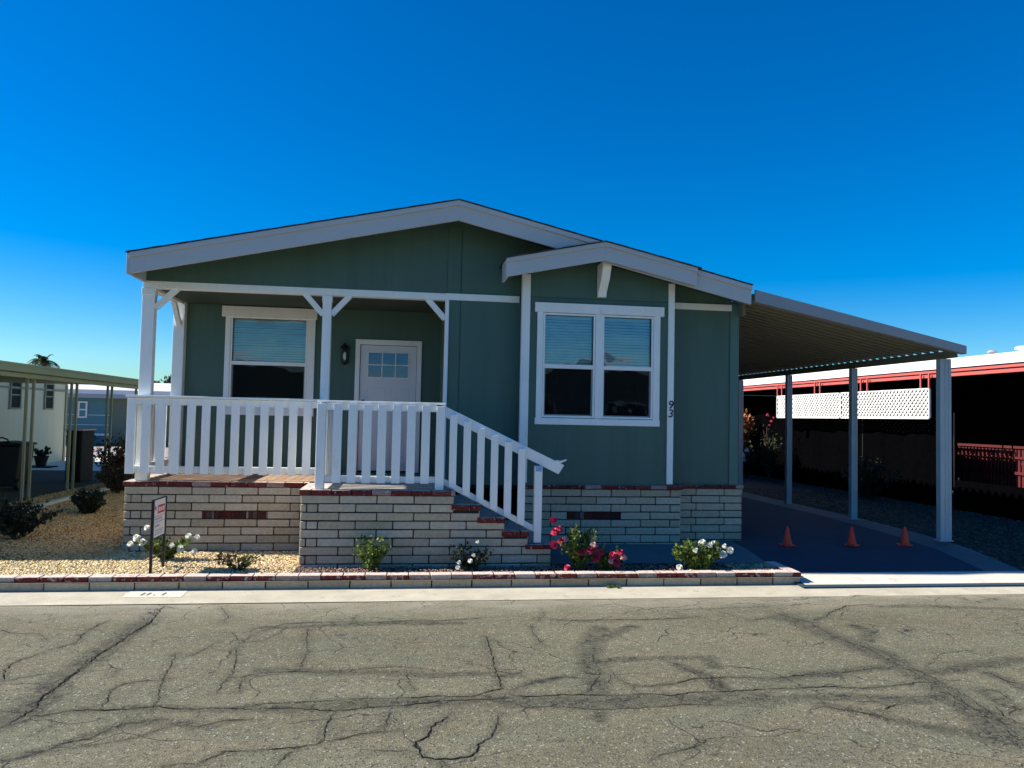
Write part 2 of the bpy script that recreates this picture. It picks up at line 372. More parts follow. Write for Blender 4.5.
CRACKS=[
(1.5,[(-1.82,3.993),(-1.75,4.013),(-1.69,4.068),(-1.64,4.109),(-1.61,4.164),(-1.5,4.227),(-1.47,4.328),(-1.41,4.399),(-1.28,4.402)]),
(2.4,[(-2.01,4.391),(-1.99,4.438),(-1.98,4.522),(-1.96,4.663),(-2,4.8),(-1.99,4.961),(-1.98,5.091),(-1.98,5.374),(-1.98,5.638),(-1.95,5.867),(-1.94,6.186),(-1.9,6.431),(-1.95,6.825),(-1.95,6.995)]),
(1.6,[(-2.06,4.747),(-1.99,4.76),(-1.99,4.983),(-1.99,5.253),(-2.01,5.505),(-1.97,5.779),(-1.94,6.086),(-1.9,6.468)]),
(1,[(-1.99,4.523),(-1.99,4.665),(-1.96,4.836),(-1.97,5.181),(-1.96,5.449),(-1.9,5.632),(-1.91,6.219),(-1.99,6.911)]),
(0.8,[(-2.35,5.097),(-2.27,5.171),(-2.17,5.228),(-2.09,5.284)]),
(1.3,[(-2.34,5.118),(-2.43,5.333),(-2.45,5.474),(-2.4,5.596),(-2.34,5.747),(-2.24,5.905),(-2.28,6.141),(-2.27,6.38),(-2.23,6.524)]),
(0.8,[(-2.92,6.293),(-2.81,6.206),(-2.67,6.165),(-2.59,6.16),(-2.47,6.005)]),
(1.2,[(-1.96,4.537),(-1.86,4.547),(-1.81,4.578),(-1.75,4.609),(-1.6,4.597),(-1.47,4.594),(-1.33,4.63),(-1.18,4.581),(-0.995,4.584),(-0.773,4.547)]),
(1.3,[(-1.6,4.597),(-1.62,4.711),(-1.63,4.809),(-1.66,4.893),(-1.64,4.977),(-1.57,5.06),(-1.43,5.072),(-1.37,5.103)]),
(1.3,[(-1.33,4.556),(-1.34,4.727),(-1.39,4.936),(-1.43,5.164),(-1.45,5.361),(-1.49,5.632)]),
(0.8,[(-1.45,5.492),(-1.37,5.579),(-1.31,5.735),(-1.28,5.885)]),
(1.3,[(-1.04,4.804),(-1.04,4.975),(-1.02,5.157),(-1.05,5.384),(-1.11,5.692),(-1.1,5.873),(-1.06,6.032)]),
(1.1,[(-0.918,4.836),(-0.934,4.989),(-0.927,5.103),(-0.882,5.147)]),
(1.2,[(-1.49,6.929),(-1.35,6.59),(-1.36,6.399)]),
(1,[(-1.73,5.14),(-1.75,5.283)]),
(1.2,[(-1.4,4.438),(-1.37,4.549)]),
(0.9,[(-1.59,4.087),(-1.51,4.118),(-1.44,4.14),(-1.29,4.209),(-1.2,4.306),(-1.13,4.359)]),
(1.2,[(-1.06,4.294),(-0.966,4.351),(-0.907,4.397),(-0.741,4.401)]),
(0.8,[(-1.83,4.255),(-1.79,4.324),(-1.75,4.435)]),
(0.8,[(-1.06,4.445),(-1.07,4.554)]),
(1.2,[(-1.07,3.859),(-1.01,3.88),(-0.909,3.87),(-0.859,3.947),(-0.813,3.999),(-0.671,3.992)]),
(1.4,[(-1.05,6.098),(-0.959,6.217),(-0.883,6.335),(-0.715,6.362),(-0.424,6.36),(-0.169,6.331),(-0.012,6.359),(0.267,6.343),(0.51,6.368),(0.676,6.398)]),
(1.1,[(-0.402,6.183),(-0.365,6.342),(-0.339,6.558)]),
(1.1,[(-0.622,5.201),(-0.616,5.407),(-0.618,5.63),(-0.664,5.941),(-0.678,6.214)]),
(0.7,[(-0.878,5.161),(-0.65,5.178),(-0.474,5.141),(-0.194,5.195),(-0.034,5.219),(0.096,5.199),(0.319,5.083)]),
(0.8,[(0.063,5.151),(0.078,4.912),(0.114,4.755)]),
(1.4,[(-0.781,4.624),(-0.618,4.638),(-0.422,4.634),(-0.198,4.656),(0.004,4.64),(0.266,4.659),(0.44,4.625),(0.521,4.693),(0.643,4.757),(0.639,4.915),(0.642,5.211),(0.658,5.665),(0.664,5.89)]),
(1.2,[(-0.764,4.528),(-0.633,4.555),(-0.493,4.525),(-0.338,4.475),(-0.149,4.515),(0.005,4.522),(0.146,4.549),(0.262,4.579),(0.495,4.58),(0.679,4.586)]),
(1.5,[(-0.337,4.464),(-0.364,4.25),(-0.357,4.091),(-0.385,4.033),(-0.492,4.013),(-0.597,3.999),(-0.668,4)]),
(1.3,[(-0.353,4.054),(-0.268,4.098),(-0.171,4.153),(-0.069,4.166),(0.021,4.168)]),
(1.4,[(-0.549,3.811),(-0.49,3.998)]),
(1,[(-0.057,4.175),(-0.046,4.291),(-0.022,4.449)]),
(0.8,[(-0.149,3.954),(-0.014,3.927),(0.095,3.918)]),
(1.7,[(0.316,4.402),(0.262,4.299),(0.191,4.203),(0.174,4.091),(0.109,4.02),(0.114,3.93),(0.142,3.843),(0.201,3.816),(0.273,3.804),(0.372,3.836),(0.409,3.904),(0.43,3.991),(0.494,4.048),(0.535,4.174),(0.56,4.328),(0.613,4.36)]),
(1.6,[(0.231,3.807),(0.245,3.731)]),
(0.9,[(-0.488,4.659),(-0.488,4.781),(-0.471,4.822)]),
(1,[(0.699,4.731),(0.804,4.811),(0.962,4.9),(1.08,4.929),(1.2,4.896)]),
(1.3,[(0.684,4.626),(0.83,4.602),(0.986,4.623),(1.13,4.603),(1.31,4.577),(1.5,4.591),(1.64,4.55),(1.79,4.594),(1.99,4.587),(2.28,4.608)]),
(1.1,[(1.45,4.739),(1.57,4.716),(1.72,4.75),(1.87,4.822),(2.12,4.842),(2.34,4.81)]),
(0.8,[(0.659,4.449),(0.918,4.436),(1.12,4.373),(1.37,4.372),(1.68,4.405),(2.14,4.328)]),
(1,[(1.25,6.326),(1.49,6.273),(1.71,6.3),(2.04,6.281),(2.31,6.305),(2.5,6.352)]),
(0.8,[(2.37,6.597),(2.6,6.602),(3,6.654),(3.28,6.657)]),
(1,[(2.91,6.215),(3.11,6.285)]),
(0.9,[(1.13,6.294),(1.22,6.488),(1.22,6.745)]),
(1,[(1.05,6.184),(1.03,5.935),(1.04,5.735),(1.05,5.64)]),
(1.2,[(1.39,5.158),(1.4,5.003),(1.39,4.882),(1.45,4.739),(1.45,4.629),(1.46,4.573)]),
(0.9,[(1.42,5.553),(1.34,5.324),(1.31,4.985),(1.16,4.652)]),
(1.2,[(1.25,3.716),(1.3,3.767),(1.43,3.813),(1.58,3.875)]),
(0.9,[(1.87,5.096),(1.94,4.913),(1.94,4.656)]),
(1.1,[(1.98,4.609),(1.98,4.461)]),
(1.3,[(3.39,6.14),(3.62,6.273),(3.76,6.435),(3.94,6.559),(4.03,6.647),(4.36,6.696)]),
(0.9,[(3.41,6.898),(3.76,6.901),(3.85,6.978),(4.11,6.986)]),
(1.1,[(3.24,6.463),(3.29,6.291),(3.39,6.14),(3.35,5.687),(3.43,5.419),(3.43,5.066),(3.43,4.802),(3.4,4.52),(3.37,4.35),(3.35,4.114),(3.32,3.936),(3.25,3.712)]),
(0.9,[(3.49,5.479),(3.5,5.232),(3.47,4.955),(3.5,4.797),(3.47,4.56),(3.47,4.384),(3.41,4.147),(3.35,3.933),(3.31,3.771)]),
(1.3,[(2.28,4.608),(2.48,4.614),(2.69,4.621),(2.9,4.582),(3.12,4.61),(3.37,4.67)]),
(0.8,[(2.5,4.4),(2.66,4.407),(2.76,4.358),(2.86,4.37)]),
(1,[(2.47,4.301),(2.59,4.234),(2.71,4.167),(2.77,4.053)]),
(1.1,[(2.78,4.218),(2.97,4.32)]),
(1,[(3.96,4.814),(3.94,4.665),(3.99,4.543)]),
(1,[(3.63,4.503),(3.74,4.471),(3.65,4.205),(3.47,4.085)]),
(0.8,[(2.37,4.784),(2.52,4.821),(2.76,4.863),(2.94,4.879),(3.22,4.946),(3.34,4.964)]),
(1.6,[(3.37,4.401),(3.41,4.389)]),
(1,[(3.53,4.255),(3.44,4.033),(3.42,3.894)]),
]
BANDS=[
(0.1,[(-2.03,4.425),(-2,4.558),(-2,4.8),(-2.01,5.161),(-2,5.695),(-1.96,6.256),(-1.95,6.909)]),
(0.05,[(-1.74,4.608),(-1.32,4.611),(-0.776,4.566)]),
(0.05,[(-1.82,3.993),(-1.64,4.109),(-1.47,4.328),(-1.28,4.402),(-0.945,4.366)]),
(0.08,[(-0.774,4.585),(-0.344,4.539),(0.147,4.588),(0.676,4.566)]),
(0.05,[(-1.07,6.238),(-0.418,6.271),(0.505,6.292)]),
(0.06,[(-0.885,5.196),(-0.254,5.125),(0.737,5.003)]),
(0.11,[(0.673,4.546),(1.11,4.491),(1.62,4.49),(2.21,4.463)]),
(0.1,[(1.57,6.007),(1.4,5.617),(1.31,5.217),(1.27,4.915),(1.17,4.609)]),
(0.06,[(1.85,6.063),(1.63,5.863),(1.49,5.674)]),
(0.05,[(0.804,4.811),(1.08,4.929),(1.2,4.896)]),
(0.05,[(1.29,5.272),(1.82,5.235),(2.19,5.265)]),
(0.06,[(2.12,5.214),(2.1,5.054)]),
(0.06,[(1.87,5.096),(1.98,4.911),(2.01,4.585)]),
(0.05,[(1.2,4.405),(1.1,4.229)]),
(0.12,[(3.25,6.294),(3.36,6.087),(3.35,5.687),(3.43,5.419),(3.43,5.066),(3.43,4.802),(3.43,4.518),(3.35,4.114),(3.28,3.741)]),
(0.07,[(2.2,4.444),(2.53,4.459),(2.88,4.39),(3.15,4.367),(3.34,4.394)]),
(0.06,[(2.47,4.301),(2.71,4.167),(2.9,3.972),(3.11,3.82),(3.18,3.782)]),
(0.06,[(2.38,4.807),(2.76,4.863),(3.34,4.964)]),
(0.06,[(3.43,5.515),(3.59,5.604),(3.75,5.838),(3.7,5.99)]),
(0.07,[(3.47,4.85),(3.8,4.904),(4.39,5.054)]),
(0.06,[(3.96,4.814),(3.97,4.522)]),
(0.06,[(3.65,4.501),(3.62,4.169)]),
(0.09,[(3.34,4.394),(3.31,4.193),(3.21,3.877)]),
(0.05,[(5.4,7.031),(5.33,6.677),(6.08,7)]),
(0.05,[(4.29,6.633),(5.18,6.541),(5.64,6.424)]),
]
# ------------------------------------------------------------------ setting: ground, street, drives
def drive_z(y):
    P = [(7.1, 0.), (7.5, .012), (7.9, .075), (8.6, .165), (9.5, .21), (11, .235), (60, .235)]
    for (a, b), (c, d) in zip(P, P[1:]):
        if y <= c: return b+(d-b)*max(0, y-a)/(c-a)
    return .235
def yard_z(y):
    P = [(7.5, .095), (9.2, .095), (12.5, .22), (60, .22)]
    for (a, b), (c, d) in zip(P, P[1:]):
        if y <= c: return b+(d-b)*max(0, y-a)/(c-a)
    return .22

def sheet(name, xs, zf, ys, mat, kind='structure', off=0., jit=0.):
    V = []; F = []
    nx = len(xs)
    for y in ys:
        for x in xs: V.append((x, y, zf(y)+off+(mnoise.noise(Vector((x*2.5, y*2.5, 3)))*jit if jit else 0)))
    for j in range(len(ys)-1):
        for i in range(nx-1): a = j*nx+i; F.append((a, a+1, a+nx+1, a+nx))
    mb = MB(); mb.v = V; mb.f = F; mb.m = [0]*len(F)
    o = mb.build(name, mat, fix=False); o['kind'] = kind; return o

# far land, one sheet to the horizon
sheet('ground', [-900, 900], lambda y: -.03, [-300, 1500], M['land'])

# street: fine sheet where it is seen, carrying the worn and sealed streaks of the asphalt
def seg_dist(px, py, pts):
    d = np.full(px.shape, 9.)
    for (x0, y0), (x1, y1) in zip(pts, pts[1:]):
        dx, dy = x1-x0, y1-y0; L = dx*dx+dy*dy+1e-9
        t = np.clip(((px-x0)*dx+(py-y0)*dy)/L, 0, 1)
        d = np.minimum(d, np.hypot(px-(x0+t*dx), py-(y0+t*dy)))
    return d
def build_street():
    x0, x1, y0, y1 = -5., 8.5, 2.6, 7.12
    nx, ny = 560, 200
    xs = np.linspace(x0, x1, nx); ys = np.linspace(y0, y1, ny)
    X, Y = np.meshgrid(xs, ys)
    wob = np.zeros_like(X)
    for k, (fx, fy, a) in enumerate([(1.3, 2.1, .6), (3.1, 2.3, .3), (6.7, 7.9, .12), (.6, .9, 1.)]):
        wob += a*np.sin(X*fx+1.7*k+np.sin(Y*fy+k)*1.3)
    Z = .0025*wob
    seal = np.zeros_like(X)
    nz = np.vectorize(lambda a, b: mnoise.noise(Vector((a, b, 0))))
    wn = nz(X*2.6, Y*2.6)
    for w, pts in BANDS:
        d = seg_dist(X+.05*wn, Y+.05*wn, pts)
        seal = np.maximum(seal, np.clip(1.5-d/(w*.95), 0, 1))
    for w, pts in CRACKS:
        d = seg_dist(X, Y, pts); seal = np.maximum(seal, .55*np.clip(1.2-d/.05, 0, 1)*min(1, w))
    dust = np.clip((Y-6.35+.2*wn)/.75, 0, 1)**1.3*.95
    V = np.stack([X, Y, Z], -1).reshape(-1, 3)
    i = np.arange((ny-1)*(nx-1)); a = (i//(nx-1))*nx+i % (nx-1)
    o = npmesh('street', V, np.stack([a, a+1, a+nx+1, a+nx], 1), M['asphalt'], smooth=True)
    for nm, arr in (('seal', seal), ('dust', dust)):
        at = o.data.attributes.new(nm, 'FLOAT', 'POINT'); at.data.foreach_set('value', arr.astype(np.float32).ravel())
    o['kind'] = 'structure'
    # the rest of the roadway around it
    mb = MB(); z = -.004
    for a, b, c, d in ((-80, 80, -4, 2.6), (-80, -5, 2.6, 7.12), (8.5, 80, 2.6, 7.12)):
        mb.add([(a, c, z), (b, c, z), (b, d, z), (a, d, z)], [(0, 1, 2, 3)])
    o = mb.build('street', M['asphalt'], fix=False); o['kind'] = 'structure'
build_street()

def build_cracks():
    V = []; F = []
    for w, pts in CRACKS:
        # resample with jitter
        P = [pts[0]]
        for (ax, ay), (bx, by) in zip(pts, pts[1:]):
            L = math.hypot(bx-ax, by-ay); n = max(1, int(L/.025))
            nx_, ny_ = -(by-ay)/(L+1e-9), (bx-ax)/(L+1e-9)
            for k in range(1, n+1):
                t = k/n; j = R.gauss(0, .0045)
                P.append((ax+(bx-ax)*t+nx_*j, ay+(by-ay)*t+ny_*j))
        n = len(P); run = R.uniform(.6, 1.2)
        prev = None
        for i, (x, y) in enumerate(P):
            a = P[max(i-1, 0)]; b = P[min(i+1, n-1)]
            dx, dy = b[0]-a[0], b[1]-a[1]; L = math.hypot(dx, dy)+1e-9
            nn = mnoise.noise(Vector((x*4, y*4, 7)))
            ww = .0017*w*max(.25, (.85+nn*.8))*R.uniform(.65, 1.25)*min(1, i/3, (n-1-i)/3+.05)
            ww *= .8+1.1*abs(dx)/L
            ww = max(ww, .0007)
            wob = 0
            for k, (fx, fy, am) in enumerate([(1.3, 2.1, .6), (3.1, 2.3, .3), (6.7, 7.9, .12), (.6, .9, 1.)]):
                wob += am*math.sin(x*fx+1.7*k+math.sin(y*fy+k)*1.3)
            z = .0025*wob+.0035
            s = len(V)
            V += [(x-dy/L*ww, y+dx/L*ww, z), (x+dy/L*ww, y-dx/L*ww, z)]
            if i: F.append((s-2, s-1, s+1, s))
    mb = MB(); mb.v = V; mb.f = F; mb.m = [0]*len(F)
    o = mb.build('street_cracks', M['crack'], fix=False); o['kind'] = 'structure'
build_cracks()

# gutter strip along the street, driveway, walkway, beds
o = sheet('gutter', [i*.5-20 for i in range(81)], lambda y: .004+max(0, y-7.35)*.03, [7.02, 7.12, 7.35, 7.6], M['gutter'], jit=.0)
ys = [7.35, 7.5, 7.7, 7.9, 8.2, 8.6, 9, 9.5, 10.2, 11, 13, 16, 20, 26]
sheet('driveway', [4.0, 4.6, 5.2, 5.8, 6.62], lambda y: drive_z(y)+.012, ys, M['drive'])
sheet('driveway_edge', [6.38, 6.62, 6.84], lambda y: drive_z(y)+.016, [7.79]+ys[4:], M['walk'])
sheet('driveway_apron', [4.08, 5.5, 6.64, 8, 11], lambda y: drive_z(y)+.017*min(1, max(0, (y-7.35)/.12)), [7.35, 7.4, 7.5, 7.6, 7.7, 7.79], M['concrete'])  # pale apron ends at the carport shadow edge, navy slab begins
sheet('walkway', [1.5, 2.5, 3.3, 3.998], lambda y: drive_z(y)+.014, [8.12, 8.35, 8.6, 9.2], M['walk'])
sheet('yard_ground', [-5.2, -4, -3, -2, 0, 2, 4.08], yard_z, [7.5, 8, 9.2, 10, 11, 12.5, 16, 22], M['dirt'], off=-.01)
sheet('soil_bed', [-1.0, .5, 1.5, 2.4, 3.2, 3.95], lambda y: .100, [7.6, 7.9, 8.2, 8.6], M['soil'], jit=.02)
sheet('neighbour_strip', [6.62, 7.3, 8, 9.1, 16], drive_z, [7.5]+ys[3:], M['soil'], off=-.006, jit=.02)  # dark soil colour here carries the carport shadow
sheet('neighbour_drive', [-12, -9, -5.75], lambda y: yard_z(y)+.012, [7.5, 9, 11, 12.5, 16, 19], paint('olive_shade_concrete', (.05, .05, .032), .9, .15, 2, 80, .4))  # carport shade painted into the slab as dark olive
sheet('neighbour_pad', [-12, -9, -5.75], lambda y: yard_z(y)+.012, [19.002, 21, 24], M['concrete'])
sheet('neighbour_strip', [-5.75, -5.45, -5.1], lambda y: yard_z(y)+.003, [7.5, 9, 11, 12.5, 16, 20], M['dirt'], jit=.02)
sheet('back_yard', [-60, -5, 6], lambda y: .05, [22, 34], M['land'])
sheet('back_street', [-90, 40], lambda y: .07, [27.5, 34.5], paint('pinkish_back_asphalt', (.30, .26, .25), .9, .1, 1))
mb = MB()
mb.ext([(12., yard_z(12.)-.1), (20, .1), (20, .27), (16, .27), (12., .265), (9, .16), (9, .05)], -5.19, -5.09, 'x')
o = mb.build('concrete_edging', M['concrete'], bevel=.006); props(o, 'thin pale concrete edging strip between the golden gravel yard and the carport on the left', 'edging')

# loose stones
def stones(name, region, n, s0, s1, mat, zf, label, inside=None):
    t = (1+5**.5)/2
    I = np.array([(-1, t, 0), (1, t, 0), (-1, -t, 0), (1, -t, 0), (0, -1, t), (0, 1, t), (0, -1, -t), (0, 1, -t), (t, 0, -1), (t, 0, 1), (-t, 0, -1), (-t, 0, 1)])/1.9
    FI = np.array([(0, 11, 5), (0, 5, 1), (0, 1, 7), (0, 7, 10), (0, 10, 11), (1, 5, 9), (5, 11, 4), (11, 10, 2), (10, 7, 6), (7, 1, 8), (3, 9, 4), (3, 4, 2), (3, 2, 6), (3, 6, 8), (3, 8, 9), (4, 9, 5), (2, 4, 11), (6, 2, 10), (8, 6, 7), (9, 8, 1)])
    x = NR.uniform(region[0], region[1], n); y = NR.uniform(region[2], region[3], n)
    if inside is not None:
        k = inside(x, y); x = x[k]; y = y[k]; n = len(x)
    z = np.array([zf(v) for v in y])+NR.uniform(-.002, .008, n)
    s = NR.uniform(s0, s1, n)
    q = I[None]*(1+NR.normal(0, .16, (n, 12, 1)))
    sc3 = np.stack([NR.uniform(.7, 1.3, n), NR.uniform(.7, 1.2, n), NR.uniform(.5, .8, n)], 1)[:, None]
    q = q*sc3
    a = NR.uniform(0, 6.28, n); ca, sa = np.cos(a)[:, None], np.sin(a)[:, None]
    qx = q[..., 0]*ca-q[..., 1]*sa; qy = q[..., 0]*sa+q[..., 1]*ca
    V = np.stack([qx*s[:, None]+x[:, None], qy*s[:, None]+y[:, None], q[..., 2]*s[:, None]+z[:, None]], -1).reshape(-1, 3)
    F = (FI[None]+(np.arange(n)*12)[:, None, None]).reshape(-1, 3)
    o = npmesh(name, V, F, mat)
    props(o, label, 'gravel', kind='stuff'); return o
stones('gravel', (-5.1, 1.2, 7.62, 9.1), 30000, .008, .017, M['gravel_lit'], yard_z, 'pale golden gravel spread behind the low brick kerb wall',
       lambda x, y: ((x < -1.02) | (y < 7.80)) & ((x > -3.0) | (y < 8.62+.12*np.sin(x*2))) & ((y < 9.02)) & ((x < -.9)|(NR.random(len(x)) < .35)))
stones('gravel', (-5.1, -2.95, 8.5, 16.5), 42000, .009, .019, M['gravel_gold'], yard_z, 'brown and gold gravel filling the side yard left of the porch')
stones('gravel', (-2.35, -1.0, 7.75, 9.05), 2200, .008, .016, M['gravel_red'], yard_z, 'reddish stones among the pale gravel near the yard sign')
stones('gravel', (2.9, 4.0, 7.62, 8.15), 1500, .008, .017, M['gravel_lit'], lambda y: .1, 'pale gravel in the right end of the planter beside the driveway', lambda x, y: (y < 7.8) | (x > 3.5))
stones('gravel', (-1.0, 3.95, 7.62, 8.12), 3000, .006, .013, M['gravel_red'], lambda y: .108, 'sparse small stones on the dark planter soil')
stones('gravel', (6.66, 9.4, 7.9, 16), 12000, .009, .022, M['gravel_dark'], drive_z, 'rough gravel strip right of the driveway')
stones('gravel', (-5.75, -5.2, 9.5, 18), 3500, .009, .02, M['gravel_gold'], yard_z, 'gravel between the edging and the olive carport posts')

# ------------------------------------------------------------------ low brick planter wall
def low_wall():
    t = thing('planter_wall', (.4, 7.55, 0), 'long low brick planter wall with worn red and white cap bricks along the gutter', 'brick wall')
    mb = MB(); course(mb, 'x', -7.2, 4.08, 7.54, .0, .083, .2, .385, .1)
    # return along the right end
    course(mb, 'y', 7.55+.09, 8.10, 4.08, .0, .083, .2, .3, .09, sign=1)
    mb.build('brick_course', M['brick'], t, bevel=.006)
    mb = MB(); course(mb, 'x', -7.2, 4.085, 7.53, .083, .136, .12, .205, .13, gap=.007)
    course(mb, 'y', 7.665, 8.12, 4.085, .083, .136, .2, .205, .12, sign=1, gap=.007)
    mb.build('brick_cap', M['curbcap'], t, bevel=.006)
    mb = MB(); mb.box(-7.2, 4.07, 7.552, 7.65, -.02, .125); mb.box(3.98, 4.07, 7.655, 8.1, -.02, .125)
    mb.build('mortar', M['mortar'], t)
low_wall()

# painted patch with worn number strokes on the gutter
mb = MB(); zz = .014
def pz(y): return .0062+max(0, y-7.35)*.03
ring = [(-2.40+.5*k/14, 7.26+R.uniform(-.012, .012)) for k in range(15)]+[(-1.90+R.uniform(-.01, .01), 7.26+.22*k/6) for k in range(1, 6)]
ring += [(-1.90-.5*k/14, 7.485+R.uniform(-.006, .006)) for k in range(15)]+[(-2.40+R.uniform(-.01, .01), 7.48-.22*k/6) for k in range(1, 6)]
cpt = len(ring); mb.add([(a, b, pz(b)) for a, b in ring]+[(-2.15, 7.36, pz(7.36))], [(k, (k+1) % cpt, cpt) for k in range(cpt)])
t = mb.build('kerb_number', M['patchwhite'], fix=False); props(t, 'worn white painted patch with faded number strokes on the concrete gutter', 'kerb number')
for x, k in ((-2.27, 0), (-2.22, 0), (-2.16, 1), (-2.09, 0)):
    mb = MB()
    mb.add([(x, 7.33, .0095), (x+.014, 7.33, .0095), (x+.03, 7.42, .0125), (x+.016, 7.42, .0125)] if not k else [(x, 7.33, .0095), (x+.02, 7.33, .0095), (x+.022, 7.35, .0100), (x+.002, 7.35, .0100)], [(0, 1, 2, 3)])
    mb.build('number_stroke', M['ink'], t, fix=False)

# ------------------------------------------------------------------ brick porch and staircase
FZ = .88
def porch():
    t = thing('brick_porch', (-2., 9.12, 0), 'raised cream brick porch base with dark red cap row and tan paver floor', 'porch')
    CH = .0895; z0 = .805-CH*9
    mb = MB(); vb = MB()
    for k in range(9):
        a = z0+k*CH
        odd = (8-k) % 2 == 1
        x0, x1 = -3.025, -1.0
        u = [.075, .11] if odd else None
        if k == 5:     # the row that holds the vent bricks
            course(mb, 'x', x0, -2.19, 9.11, a, a+CH, None, .357, units=u)
            course(mb, 'x', -1.49, x1, 9.11, a, a+CH, None, .357)
            x = -2.185
            while x < -1.5:
                w = R.choice((.035, .05, .06)); vb.box(x, x+w-.012, 9.118, 9.2, a+.006, a+CH-.006, .003); x += w
        else:
            course(mb, 'x', x0, x1, 9.11, a, a+CH, None, .357, units=u)
        course(mb, 'y', 9.205, 10.6, -3.025, a, a+CH, None, .357, sign=-1, units=[.1] if odd else None)
    mb.build('brick_wall', M['brick'], t, bevel=.007)
    vb.build('vent_bricks', M['vent'], t, bevel=.003)
    mb = MB(); mb.box(-3.015, -1.0, 9.125, 10.6, -.05, .81); mb.build('mortar', M['mortar'], t)
    mb = MB(); course(mb, 'x', -3.04, -1.0, 9.095, .805, .862, .13, .2, .16, gap=.007)
    course(mb, 'y', 9.26, 10.6, -3.04, .805, .862, .2, .2, .16, sign=-1, gap=.007)
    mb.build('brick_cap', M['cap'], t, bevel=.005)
    mb = MB()
    x = -2.88
    while x < .46:
        mb.box(x+.003, x+.097, 9.26, 10.59, .83, .866+R.uniform(0, .002)); x += .1
    # pavers as short rows
    mb2 = MB(); x = -2.87
    while x < .45:
        y = 9.255+R.uniform(-.1, 0) if False else 9.257
        while y < 10.55:
            mb2.box(x+.004, x+.098, y+.003, y+.197, .82, .864+R.uniform(0, .002), .001); y += .2
        x += .1
    mb2.build('floor', M['paver'], t)
porch()

STEP = [(.545, .83, .885), (.815, .682, .744), (1.075, .549, .611), (1.325, .412, .474), (1.572, .28, .337)]
def stairs():
    t = thing('brick_staircase', (.3, 8.5, 0), 'cream brick staircase with red brick treads going down to the right from the landing', 'stairs')
    CH = .0865; top = .83; x0 = -1.0
    mb = MB()
    def xmax(z):
        for x, zb, zt in STEP:
            if z > zb-.001: continue
            xm = x
        xm = .545
        for x, zb, zt in STEP:
            if z < zb: xm = x
        return xm
    k = 0; z = top
    while z > .0:
        a = z-CH; odd = k % 2 == 1
        x1 = xmax((a+z)/2)
        u = [.065, .11] if odd else ([.385])
        course(mb, 'x', x0, x1, 8.05, max(a, .0), z, None, .375, units=u)
        course(mb, 'y', 8.145, 9.1, x0, max(a, .0), z, None, .375, sign=-1, units=[.1] if odd else None)
        z = a; k += 1
    # risers
    for i, (x, zb, zt) in enumerate(STEP):
        low = STEP[i+1][2] if i < 4 else .1
        if i == 4: course(mb, 'y', 8.15, 9.0, x, .1, zb, .2, .375, sign=1)
        else: course(mb, 'y', 8.06, 9.12 if x < 1.3 else 8.9, x, low, zb, .2, .3, sign=1)
    mb.build('brick_wall', M['brick'], t, bevel=.007)
    mb = MB()
    for i, (x, zb, zt) in enumerate(STEP):
        a = -.99 if i == 0 else STEP[i-1][0]-.02
        mb.box(a, x-.012, 8.062, 9.11 if x < 1.3 else 8.905, -.05, zb+.01)
    mb.build('mortar', M['mortar'], t)
    mb = MB(); tr = MB()
    for i, (x, zb, zt) in enumerate(STEP):
        a = -1.015 if i == 0 else STEP[i-1][0]-.03
        yb = 9.1 if x < 1.3 else 8.9
        course(mb, 'x', a, x+.012, 8.035, zb, zt, .12 if i == 0 else None, .2, .13, gap=.007)
        if i == 0: course(mb, 'y', 8.17, 9.09, -1.015, zb, zt, .2, .2, .11, sign=-1, gap=.007)
        course(mb, 'y', 8.17, yb, x+.012, zb, zt, .2, .2, .10, sign=1, gap=.007)
        tr.box(a+.1 if i == 0 else a+.02, x-.09, 8.167, yb-.004, zb+.005, zt-.002+.0)
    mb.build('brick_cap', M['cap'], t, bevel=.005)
    tr.build('tread', M['cheek'], t)
stairs()

